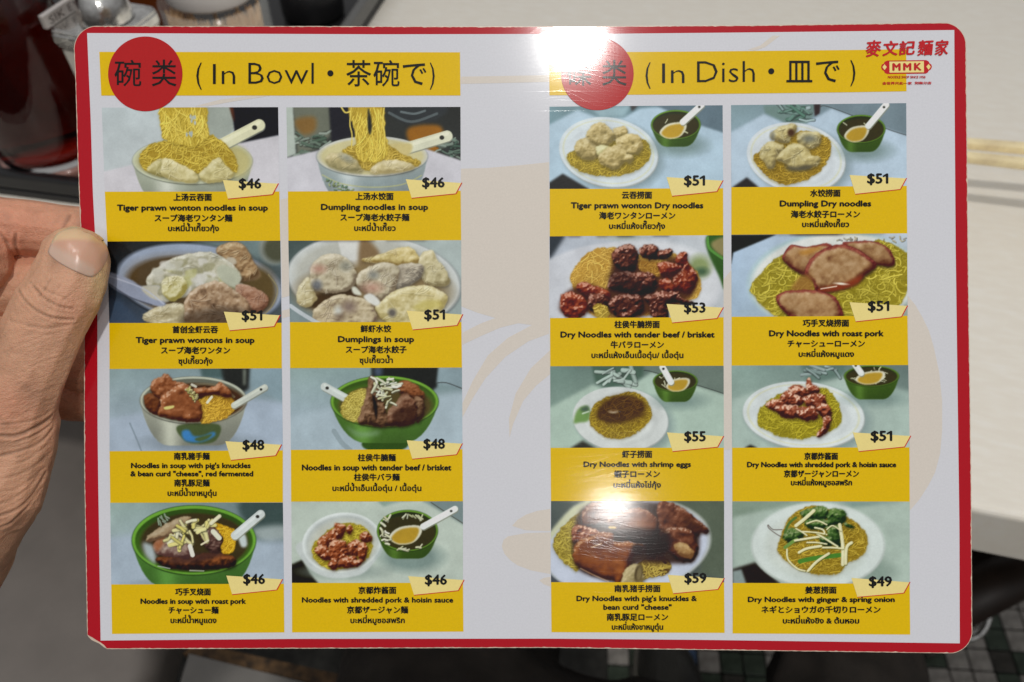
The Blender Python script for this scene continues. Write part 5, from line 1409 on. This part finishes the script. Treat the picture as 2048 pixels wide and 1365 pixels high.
for k in range(96):
    th = math.radians(-175 + 170 * rk.random()) if k < 86 else rk.random() * 6.28
    rr = .0335 - rk.random() * .006
    o = bpy.data.objects.new('toothpick', pk); COL.objects.link(o)
    o.location = (tb.location.x + rr * math.cos(th), tb.location.y + rr * math.sin(th), TZ + .003)
    o.rotation_euler = (rk.uniform(-.05, .05), rk.uniform(-.05, .05), rk.random() * 6)
    tag(o, 'thin birch toothpick standing in the clear box under the white lid', 'toothpick', 'toothpicks packed in the clear box')

jp = W(618, 60, TZ)
jr = empty('black_jar', Vector((jp.x, jp.y + .03, TZ)))
tag(jr, 'round black jar standing in the tray beside its grey rim', 'jar')
bm_obj('body', lathe([(0, 0), (.026, 0), (.029, .004), (.029, .045), (0, .045)], 48), M_BLACK, jr, True)
bm_obj('lid', lathe([(0, .0455), (.030, .0455), (.030, .054), (.026, .057), (0, .058)], 48), M_BLACK, jr, True)

# ------------------------------------------------------------------ below the table: bench, booklet, stool
M_BENCH = simple('grey_brown_vinyl', (0.185, 0.163, 0.145, 1), rough=.55, noise=.08, scale=30, bump=.1, bscale=500)
bp0 = W(150, 1180, .44)
bench = empty('bench', (bp0.x - .22, bp0.y + .02, .0))
tag(bench, 'grey brown vinyl bench seat below the hand', 'bench')
bm_obj('seat', box_bm(-.02, .06, .405, .66, .40, .07, .022, 5), M_BENCH, bench, True)
bm_obj('leg', box_bm(.22, .18, .185, .04, .04, .368, .004), M_STEEL, bench)
bm_obj('leg', box_bm(-.26, .18, .185, .04, .04, .368, .004), M_STEEL, bench)

M_BOOK = simple('pale_card', (0.19, 0.18, 0.165, 1), rough=.6, noise=.08, scale=40)
M_BAND = simple('patterned_brown_edge', (0.085, 0.045, 0.016, 1), rough=.6, noise=.75, scale=110)
q = [W(352, 1395, .455), W(378, 1308, .455), W(660, 1378, .455), W(640, 1460, .455)]
def slab_obj(name, pts, z0, z1, mat, parent=None):
    bm = bmesh.new(); A = [bm.verts.new((p.x, p.y, z0)) for p in pts]; B = [bm.verts.new((p.x, p.y, z1)) for p in pts]
    n = len(pts); bm.faces.new(A[::-1]); bm.faces.new(B)
    for i in range(n): bm.faces.new((A[i], A[(i + 1) % n], B[(i + 1) % n], B[i]))
    return bm_obj(name, bm, mat, parent)
bk = empty('paper_box', (0, 0, 0))
tag(bk, 'pale paper box with a brown patterned edge below the bottom left of the menu', 'box')
slab_obj('top', q, .442, .455, M_BOOK, bk)
q2 = [q[1] + Vector((-.006, .001, 0)), W(392, 1285, .455), W(700, 1352, .455), q[2] + Vector((.003, .001, 0))]
slab_obj('patterned_edge', q2, .442, .4535, M_BAND, bk)

M_DARKW = simple('dark_brown_wood', (0.028, 0.018, 0.013, 1), rough=.45, noise=.3, scale=40)
st = empty('stool', (0, 0, 0))
tag(st, 'dark wooden stool with a chrome foot ring under the table edge', 'stool')
def bar(name, A, B, r, mat, parent, seg=16):
    d = B - A
    bm = bmesh.new(); bmesh.ops.create_cone(bm, cap_ends=True, segments=seg, radius1=r, radius2=r, depth=d.length)
    bmesh.ops.transform(bm, matrix=Matrix.Translation((A + B) / 2) @ d.to_track_quat('Z', 'Y').to_matrix().to_4x4(), verts=bm.verts)
    return bm_obj(name, bm, mat, parent, True)
bar('rail', W(1880, 1225, .45), W(2140, 1095, .45), .021, M_DARKW, st)
bar('rail', W(1880, 1160, .38), W(2160, 1030, .38), .026, M_DARKW, st)
bar('leg', W(1880, 1225, .45), W(1850, 1290, .01), .018, M_DARKW, st)
bar('leg', W(2140, 1095, .45), W(2190, 1200, .01), .018, M_DARKW, st)
rc = W(1925, 1205, .20)
bmt = bmesh.new()
n1, n2 = 48, 12
vs = []
for i in range(n1):
    a = i / n1 * 6.283; ring = []
    for j in range(n2):
        b = j / n2 * 6.283
        ring.append(bmt.verts.new(((.030 + .0055 * math.cos(b)) * math.cos(a), (.040 + .0055 * math.cos(b)) * math.sin(a), .0055 * math.sin(b))))
    vs.append(ring)
for i in range(n1):
    for j in range(n2): bmt.faces.new((vs[i][j], vs[(i + 1) % n1][j], vs[(i + 1) % n1][(j + 1) % n2], vs[i][(j + 1) % n2]))
bmesh.ops.transform(bmt, matrix=Matrix.Translation(rc) @ Matrix.Rotation(.5, 4, 'X'), verts=bmt.verts)
bm_obj('foot_ring', bmt, M_CHROME, st, True)

# ------------------------------------------------------------------ the person: hand and trousers
def V3(px, py, z_mm):
    """point in the menu's own space seen at a photograph position, z millimetres in front of the print"""
    z = z_mm / 1000.0; s = (D - z) / D
    return Vector(((px - 1024) * K * s, (682.5 - py) * K * s, z)), K * s

def blob_mesh(chains, voxel, smooth_it=6, world=False):
    bm = bmesh.new()
    tmp = bmesh.new(); bmesh.ops.create_icosphere(tmp, subdivisions=2, radius=1.0)
    tv = [v.co.copy() for v in tmp.verts]; tf = [[v.index for v in f.verts] for f in tmp.faces]; tmp.free()
    verts = []; faces = []
    for ch in chains:
        pts = ch['p']; zs = ch.get('zs', 1.0)
        items = []
        for a, b in zip(pts, pts[1:]):
            for t in np.linspace(0, 1, ch.get('n', 9))[:-1]:
                items.append([a[i] + (b[i] - a[i]) * t for i in range(4)])
        items.append(list(pts[-1]))
        for px, py, z, r in items:
            if world: c, k = Vector((px, py, z)), 1.0
            else: c, k = V3(px, py, z)
            R_ = r * k
            st_ = len(verts)
            for v in tv: verts.append((c.x + v.x * R_, c.y + v.y * R_, c.z + v.z * R_ * zs))
            faces += [tuple(i + st_ for i in f) for f in tf]
    me = bpy.data.meshes.new('tmp'); me.from_pydata(verts, [], faces)
    o = bpy.data.objects.new('tmp', me); COL.objects.link(o)
    m = o.modifiers.new('r', 'REMESH'); m.mode = 'VOXEL'; m.voxel_size = voxel; m.use_smooth_shade = True
    m2 = o.modifiers.new('s', 'SMOOTH'); m2.factor = .5; m2.iterations = smooth_it
    dg = bpy.context.evaluated_depsgraph_get()
    out = bpy.data.meshes.new_from_object(o.evaluated_get(dg))
    bpy.data.objects.remove(o); bpy.data.meshes.remove(me)
    return out

chains = [
    # thumb
    dict(p=[(149, 520, 7.9, 69), (144, 545, 8.3, 72), (128, 582, 8.8, 76), (99, 632, 9.0, 78), (70, 695, 8.6, 79), (45, 755, 8.0, 81), (20, 815, 6, 90), (0, 880, 3, 106), (-45, 985, 0, 124), (-110, 1080, -4, 130)], zs=.78, n=12),
    dict(p=[(186, 530, 6.2, 32), (180, 570, 6.4, 32)], zs=.95),
    dict(p=[(60, 845, 4, 56), (30, 900, 3, 78), (-10, 980, 2, 96)], zs=.9),
    # index finger, its tip behind the menu
    dict(p=[(-120, 415, -3, 64), (-60, 438, -5, 58), (0, 452, -8.2, 60), (60, 455, -9.6, 55), (120, 463, -9.9, 54), (170, 466, -10, 53), (225, 468, -10.2, 49)], zs=.96, n=12),
    dict(p=[(-60, 520, -3, 80), (-150, 560, -5, 95), (-240, 640, -10, 130)], zs=.9, n=10),
    # middle finger
    dict(p=[(-120, 575, -15, 78), (-30, 568, -15, 70), (80, 570, -15, 62), (215, 580, -12.0, 52)], zs=.95, n=12),
    # ring finger
    dict(p=[(-140, 660, -20, 66), (-20, 680, -19, 62), (90, 700, -15, 58), (150, 726, -12.5, 57), (215, 745, -11.5, 50)], zs=.95, n=12),
    # little finger
    dict(p=[(-140, 760, -24, 60), (0, 770, -22, 56), (100, 782, -21, 55), (150, 792, -21, 53), (200, 800, -20, 46)], zs=.95, n=12),
    # palm and heel of the hand
    dict(p=[(-240, 640, -12, 150), (-260, 760, -16, 190), (-240, 900, -18, 190), (-220, 1040, -18, 180)], zs=.8, n=8),
    dict(p=[(-60, 1085, -14, 92), (-90, 1130, -16, 98), (-170, 1230, -20, 130), (-300, 1420, -30, 170), (-480, 1700, -40, 190)], zs=.85, n=10),
    dict(p=[(-160, 1080, -8, 120), (-170, 900, -6, 120)], zs=.9, n=8),
]
hm = blob_mesh(chains, 0.00045, 9)
nV = len(hm.vertices)
co = np.zeros(nV * 3); hm.vertices.foreach_get('co', co); co = co.reshape(-1, 3)
no = np.zeros(nV * 3); hm.vertices.foreach_get('normal', no); no = no.reshape(-1, 3)
# projected photograph position of every vertex
sc = D / (D - co[:, 2])
PX = co[:, 0] * sc / K + 1024; PY = 682.5 - co[:, 1] * sc / K
front = np.clip((no[:, 2] - .05) / .3, 0, 1) * np.clip((co[:, 2] * 1000 + 1.5) / 3, 0, 1)
def crease(pts, depth, w):
    P = catmull(pts, 6, False)
    d = np.full(nV, 1e9)
    sel = np.nonzero((PX > min(p[0] for p in P) - 20) & (PX < max(p[0] for p in P) + 20) & (PY > min(p[1] for p in P) - 20) & (PY < max(p[1] for p in P) + 20))[0]
    if len(sel) == 0: return np.zeros(nV)
    X, Y = PX[sel], PY[sel]; dd = np.full(len(sel), 1e9)
    for (ax, ay), (bx, by) in zip(P[:-1], P[1:]):
        ux, uy = bx - ax, by - ay; L = ux * ux + uy * uy + 1e-9
        t = np.clip(((X - ax) * ux + (Y - ay) * uy) / L, 0, 1)
        dd = np.minimum(dd, np.hypot(X - ax - t * ux, Y - ay - t * uy))
    out = np.zeros(nV); out[sel] = depth * (np.exp(-(dd / w) ** 2) - .35 * np.exp(-((dd - 2.2 * w) / (1.2 * w)) ** 2))
    return out
disp = np.zeros(nV)
for pts, dep, w in [
    ([(38, 582), (53, 605), (81, 626), (112, 637), (148, 639)], .55, 2.2), ([(66, 573), (82, 590), (96, 602), (122, 614), (146, 618)], .42, 2.2),
    ([(78, 570), (96, 583), (118, 592), (138, 604)], .2, 2.6), ([(60, 566), (76, 584), (80, 600)], .22, 2.6), ([(100, 560), (88, 580), (76, 592)], .18, 2.4),
    ([(120, 572), (104, 590), (96, 606)], .15, 2.4), ([(140, 590), (124, 604), (118, 622)], .14, 2.4), ([(90, 606), (104, 622), (100, 640)], .12, 2.4),
    ([(20, 640), (60, 652), (100, 656), (140, 650)], .2, 3), ([(0, 872), (33, 872), (66, 858), (99, 838), (116, 820)], 0.46, 3.1), ([(30, 885), (62, 874), (90, 858), (108, 842)], 0.25, 2.2),
    ([(0, 912), (50, 899), (83, 883), (108, 854)], 0.31, 2.5), ([(0, 850), (40, 846), (80, 836), (112, 815)], 0.19, 2.2), ([(0, 1032), (33, 1019), (62, 994), (92, 945)], 0.31, 2.8),
    ([(0, 1056), (25, 1044), (54, 1015), (82, 975)], 0.25, 2.5), ([(0, 960), (40, 948), (80, 925), (106, 900)], 0.19, 3.1), ([(0, 1008), (40, 990), (80, 950)], 0.15, 2.5),
    ([(0, 935), (50, 922), (96, 890)], 0.15, 2.2), ([(0, 985), (40, 975), (90, 935)], 0.15, 2.5)]:
    disp -= crease(pts, dep, w) * front
rr_ = np.random.RandomState(5)
for k in range(24):                                    # the fine parallel wrinkles under the knuckle
    y = 655 + k * 9 + rr_.randn() * 2.5
    x0 = rr_.uniform(-10, 40); x1 = rr_.uniform(80, 150)
    sl = -.35 - k * .012
    disp -= crease([(x0, y + 20), ((x0 + x1) / 2, y + 20 + sl * (x1 - x0) / 2 + rr_.randn() * 3), (x1, y + 20 + sl * (x1 - x0) * .9)], rr_.uniform(.02, .08), rr_.uniform(1.6, 2.3)) * front
# index finger creases
for pts, dep, w in [([(31, 470), (30, 490), (36, 510)], .45, 3), ([(138, 432), (130, 446), (124, 462)], .3, 4), ([(0, 468), (14, 486), (26, 512)], .35, 3)]:
    disp -= crease(pts, dep, w) * np.clip((no[:, 2] + .1) / .3, 0, 1) * (co[:, 2] < .004)
# a bed for the nail
NAIL = [(98, 508), (113, 522), (136, 536), (160, 547), (183, 554.5), (196, 545.6), (206, 532), (213, 516), (214, 500), (205, 481), (189, 465), (169, 457.5), (149.6, 455.5), (129, 460.5), (113, 470), (105, 484), (99, 497)]
# wrinkle noise
def vnoise(P, cell, seed):
    r = np.random.RandomState(seed); g = r.rand(64, 64, 64)
    q = P / cell; i = np.floor(q).astype(int); f = q - i; f = f * f * (3 - 2 * f); out = 0
    for dx in (0, 1):
        for dy in (0, 1):
            for dz in (0, 1):
                wgt = (f[:, 0] if dx else 1 - f[:, 0]) * (f[:, 1] if dy else 1 - f[:, 1]) * (f[:, 2] if dz else 1 - f[:, 2])
                out = out + wgt * g[(i[:, 0] + dx) % 64, (i[:, 1] + dy) % 64, (i[:, 2] + dz) % 64]
    return out
disp += (vnoise(co, .007, 1) - .5) * .45 + (vnoise(co, .0025, 2) - .5) * .2
# keep clear of the board where it passes between thumb and fingers
co2 = co + no * (disp[:, None] / 1000)
inside = (PX > 140)
fr = inside & (co[:, 2] > -.001)
co2[fr, 2] = np.maximum(co2[fr, 2], .00035)
bk_ = inside & (co[:, 2] <= -.001)
co2[bk_, 2] = np.minimum(co2[bk_, 2], -.00125)
hm.vertices.foreach_set('co', co2.astype(np.float32).ravel()); hm.update()
hm.name = 'hand'

# skin tone: redder over the finger and knuckles, yellower at the thumb tip, shade painted into the creases
tone = hm.color_attributes.new('skin_tone', 'FLOAT_COLOR', 'POINT')
def g2(cx, cy, rx, ry): return np.exp(-(((PX - cx) / rx) ** 2 + ((PY - cy) / ry) ** 2))
base = np.tile(np.array([0.62, 0.335, 0.208]), (nV, 1))
red = np.clip(.85 * (co[:, 2] < .001) * g2(20, 455, 130, 80) + .5 * g2(20, 815, 60, 50) + .3 * g2(140, 620, 30, 30) + .35 * g2(120, 780, 80, 90) * (co[:, 2] < 0), 0, 1)[:, None]
base = base * (1 - red) + np.array([0.64, 0.27, 0.168]) * red
yel = np.clip(g2(200, 560, 22, 60) + .7 * g2(150, 450, 90, 16), 0, 1)[:, None] * (co[:, 2] > 0)[:, None]
base = base * (1 - yel) + np.array([0.72, 0.49, 0.27]) * yel
crease_shade = np.clip(-disp * 2.0, 0, .7)[:, None]
base = base * (1 - crease_shade * .55) * np.array([1.0, 1.0, 1.0]) * (1 + (vnoise(co, .004, 9) - .5)[:, None] * .12)
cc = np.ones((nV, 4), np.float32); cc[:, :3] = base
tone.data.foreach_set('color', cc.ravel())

M_SKIN = bpy.data.materials.new('skin')
t, b = nodes(M_SKIN)
at = t.nodes.new('ShaderNodeAttribute'); at.attribute_name = 'skin_tone'
tcn = t.nodes.new('ShaderNodeTexCoord')
nn = t.nodes.new('ShaderNodeTexNoise'); nn.inputs['Scale'].default_value = 700; nn.inputs['Detail'].default_value = 4
t.links.new(tcn.outputs['Object'], nn.inputs['Vector'])
mrn = t.nodes.new('ShaderNodeMapRange'); mrn.inputs['To Min'].default_value = .84; mrn.inputs['To Max'].default_value = 1.14
t.links.new(nn.outputs['Fac'], mrn.inputs['Value'])
vm = t.nodes.new('ShaderNodeVectorMath'); vm.operation = 'SCALE'
t.links.new(at.outputs['Color'], vm.inputs[0]); t.links.new(mrn.outputs[0], vm.inputs['Scale'])
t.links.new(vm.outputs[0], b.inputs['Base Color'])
b.inputs['Roughness'].default_value = .52
b.inputs['Specular IOR Level'].default_value = .35
b.inputs['Subsurface Weight'].default_value = .22
b.inputs['Subsurface Radius'].default_value = (1.0, .35, .18)
b.inputs['Subsurface Scale'].default_value = .0022
vo = t.nodes.new('ShaderNodeTexVoronoi'); vo.inputs['Scale'].default_value = 1500; vo.feature = 'DISTANCE_TO_EDGE'
t.links.new(tcn.outputs['Object'], vo.inputs['Vector'])
ad = t.nodes.new('ShaderNodeMath'); ad.operation = 'MULTIPLY_ADD'; ad.inputs[1].default_value = .8
cl = t.nodes.new('ShaderNodeMath'); cl.operation = 'MINIMUM'; cl.inputs[1].default_value = .25
t.links.new(vo.outputs['Distance'], cl.inputs[0]); t.links.new(cl.outputs[0], ad.inputs[0]); t.links.new(nn.outputs['Fac'], ad.inputs[2])
mpw = t.nodes.new('ShaderNodeMapping'); mpw.inputs['Rotation'].default_value = (0, 0, math.radians(25)); mpw.inputs['Scale'].default_value = (90, 900, 200)
t.links.new(tcn.outputs['Object'], mpw.inputs['Vector'])
nw = t.nodes.new('ShaderNodeTexNoise'); nw.inputs['Scale'].default_value = 1; nw.inputs['Detail'].default_value = 2
t.links.new(mpw.outputs[0], nw.inputs['Vector'])
ad2 = t.nodes.new('ShaderNodeMath'); ad2.operation = 'MULTIPLY_ADD'; ad2.inputs[1].default_value = .45
t.links.new(nw.outputs['Fac'], ad2.inputs[0]); t.links.new(ad.outputs[0], ad2.inputs[2])
v2 = t.nodes.new('ShaderNodeTexVoronoi'); v2.inputs['Scale'].default_value = 430; v2.feature = 'DISTANCE_TO_EDGE'
mp2 = t.nodes.new('ShaderNodeMapping'); mp2.inputs['Rotation'].default_value = (0, 0, math.radians(30)); mp2.inputs['Scale'].default_value = (.55, 1.3, 1)
t.links.new(tcn.outputs['Object'], mp2.inputs['Vector']); t.links.new(mp2.outputs[0], v2.inputs['Vector'])
c2 = t.nodes.new('ShaderNodeMath'); c2.operation = 'MINIMUM'; c2.inputs[1].default_value = .09
t.links.new(v2.outputs['Distance'], c2.inputs[0])
ad3 = t.nodes.new('ShaderNodeMath'); ad3.operation = 'MULTIPLY_ADD'; ad3.inputs[1].default_value = 1.5
t.links.new(c2.outputs[0], ad3.inputs[0]); t.links.new(ad2.outputs[0], ad3.inputs[2]); ad2 = ad3
bpn = t.nodes.new('ShaderNodeBump'); bpn.inputs['Strength'].default_value = .8; bpn.inputs['Distance'].default_value = .00035
t.links.new(ad2.outputs[0], bpn.inputs['Height']); t.links.new(bpn.outputs[0], b.inputs['Normal'])
hm.materials.clear(); hm.materials.append(M_SKIN)
hm.polygons.foreach_set('use_smooth', [True] * len(hm.polygons))

person = empty('person', menu.location.copy(), cam.rotation_euler)
tag(person, 'seated person whose left hand pinches the left edge of the menu, in dark trousers', 'person')
hand = bpy.data.objects.new('hand', hm); COL.objects.link(hand); hand.parent = person

# nail: a thin curved plate laid on the thumb
bvh = BVHTree.FromPolygons([tuple(v) for v in co2], [tuple(p.vertices) for p in hm.polygons])
eye = Vector((0, 0, D))
N = [np.array(p) for p in catmull(NAIL, 4)]
cen = np.array([155.0, 505.0])
rings = 12
nverts = []; edge = []
def hit(px, py):
    d, _ = V3(px, py, 0)
    loc, nor, i, dist = bvh.ray_cast(eye, (d - eye).normalized())
    return loc, nor
bm = bmesh.new()
lay = bm.verts.layers.float_color.new('nail_tone')
prev = None
lc, ln = hit(*cen)
cv = bm.verts.new(lc + Vector((0, 0, .00058)))
def ntone(px, py, t):
    # pale free edge along the tip, half moon along the lower edge
    a = np.array([.60, .34, .235])
    k = np.clip((484 - py + (px - 150) ** 2 * .002) / 8, 0, 1)
    dcut = (py - (508 + (px - 98) * .56))
    m = np.clip((dcut + 30) / 14, 0, 1) * (px < 190)
    a = a * (1 - k) + np.array([.70, .48, .28]) * k
    a = a * (1 - m * .6) + np.array([.60, .46, .37]) * m * .6
    if t > .93 and py < 490: a = np.array([.72, .56, .35])
    return (a[0], a[1], a[2], 1)
cv[lay] = ntone(*cen, 0)
allr = []
for k in range(1, rings + 1):
    t_ = k / rings
    ring = []
    for p in N:
        q_ = cen + (p - cen) * t_
        loc, nor = hit(*q_)
        if loc is None: loc, nor = lc, ln
        lift = .00042 * (1 - t_ ** 3) + .00016
        v = bm.verts.new(loc + Vector((0, 0, lift)) + nor * .0001)
        v[lay] = ntone(q_[0], q_[1], t_)
        ring.append(v)
    allr.append(ring)
nn_ = len(N)
for i in range(nn_): bm.faces.new((cv, allr[0][i], allr[0][(i + 1) % nn_]))
for A, B in zip(allr, allr[1:]):
    for i in range(nn_): bm.faces.new((A[i], B[i], B[(i + 1) % nn_], A[(i + 1) % nn_]))
# rim turned down into the skin gives the plate its thickness
rim = [bm.verts.new(v.co + Vector((0, 0, -.0004))) for v in allr[-1]]
for v, u_ in zip(rim, allr[-1]): v[lay] = u_[lay]
for i in range(nn_): bm.faces.new((allr[-1][i], rim[i], rim[(i + 1) % nn_], allr[-1][(i + 1) % nn_]))
for _ in range(3): bmesh.ops.smooth_vert(bm, verts=[v for r__ in allr[:-1] for v in r__] + [cv], factor=.5, use_axis_x=False, use_axis_y=False, use_axis_z=True)
M_NAIL = bpy.data.materials.new('nail')
t, b = nodes(M_NAIL)
at = t.nodes.new('ShaderNodeAttribute'); at.attribute_name = 'nail_tone'
t.links.new(at.outputs['Color'], b.inputs['Base Color'])
b.inputs['Roughness'].default_value = .33; b.inputs['Subsurface Weight'].default_value = .15; b.inputs['Subsurface Scale'].default_value = .001
nz = t.nodes.new('ShaderNodeTexNoise'); nz.inputs['Scale'].default_value = 1; nz.inputs['Detail'].default_value = 2
tcc = t.nodes.new('ShaderNodeTexCoord'); mpp = t.nodes.new('ShaderNodeMapping'); mpp.inputs['Scale'].default_value = (1300, 200, 200); mpp.inputs['Rotation'].default_value = (0, 0, .35)
t.links.new(tcc.outputs['Object'], mpp.inputs['Vector']); t.links.new(mpp.outputs[0], nz.inputs['Vector'])
bb = t.nodes.new('ShaderNodeBump'); bb.inputs['Strength'].default_value = .2; bb.inputs['Distance'].default_value = .0002
t.links.new(nz.outputs['Fac'], bb.inputs['Height']); t.links.new(bb.outputs[0], b.inputs['Normal'])
nail = bm_obj('thumb_nail', bm, M_NAIL, hand, True)

# trousers: two thighs reaching under the table
M_CLOTH = simple('dark_brown_cloth', (0.021, 0.0165, 0.013, 1), rough=.9, noise=.25, scale=60, bump=.5, bscale=900)
def Wp(px, py, z): p = W(px, py, z); return (p.x, p.y, p.z)
a1 = Wp(840, 1560, .50); a2 = Wp(900, 1390, .49); a3 = Wp(940, 1180, .47)
b1 = Wp(1640, 1600, .50); b2 = Wp(1690, 1440, .48); b3 = Wp(1690, 1230, .46)
tm = blob_mesh([dict(p=[a1 + (.085,), a2 + (.082,), a3 + (.072,)], n=9), dict(p=[b1 + (.06,), b2 + (.058,), b3 + (.05,)], n=9), dict(p=[a1 + (.09,), b1 + (.06,)], n=10)], .005, 8, world=True)
nT = len(tm.vertices); tco = np.zeros(nT * 3); tm.vertices.foreach_get('co', tco); tco = tco.reshape(-1, 3)
tno = np.zeros(nT * 3); tm.vertices.foreach_get('normal', tno); tno = tno.reshape(-1, 3)
st2 = tco.copy(); st2[:, 0] += .5 * st2[:, 1]; st2[:, 1] *= .35
tco = tco + tno * ((vnoise(st2 + 5, .022, 3) - .5)[:, None] * .016 + (vnoise(tco + 5, .05, 4) - .5)[:, None] * .012)
tm.vertices.foreach_set('co', tco.astype(np.float32).ravel()); tm.update()
tm.materials.clear(); tm.materials.append(M_CLOTH); tm.name = 'trousers'
tm.polygons.foreach_set('use_smooth', [True] * len(tm.polygons))
trs = bpy.data.objects.new('trousers', tm); COL.objects.link(trs)
trs.parent = person
bpy.context.view_layer.update()
trs.matrix_parent_inverse = (Matrix.Translation(person.location) @ person.rotation_euler.to_matrix().to_4x4()).inverted()

# shoe resting on the tiles
sp = W(1325, 1345, .0)
shoe = empty('shoe', (sp.x, sp.y, 0), (0, 0, math.radians(8)))
tag(shoe, 'dark rounded shoe on the tiled floor between the trouser legs', 'shoe')
M_SHOE = simple('dark_leather', (0.02, 0.019, 0.016, 1), rough=.5, noise=.2, scale=50)
def shoe_bm(z0, z1, grow, top):
    bm = bmesh.new(); rings = []
    for t in np.linspace(0, 1, 9):
        z = z0 + (z1 - z0) * t; s_ = grow * (1 - top * t ** 2)
        rings.append([bm.verts.new((.044 * s_ * math.cos(a) * (1 + .12 * math.sin(a)), -.07 + .125 * s_ * math.sin(a), z)) for a in np.linspace(0, 6.283, 33)[:-1]])
    for A, B in zip(rings, rings[1:]):
        for i in range(32): bm.faces.new((A[i], A[(i + 1) % 32], B[(i + 1) % 32], B[i]))
    bm.faces.new(rings[0][::-1]); bm.faces.new(rings[-1])
    return bm
bm_obj('upper', shoe_bm(.0225, .075, 1.0, .45), M_SHOE, shoe, True)
bm_obj('sole', shoe_bm(.004, .022, 1.06, .02), simple('pale_rubber', (.13, .12, .10, 1), rough=.8), shoe, True)
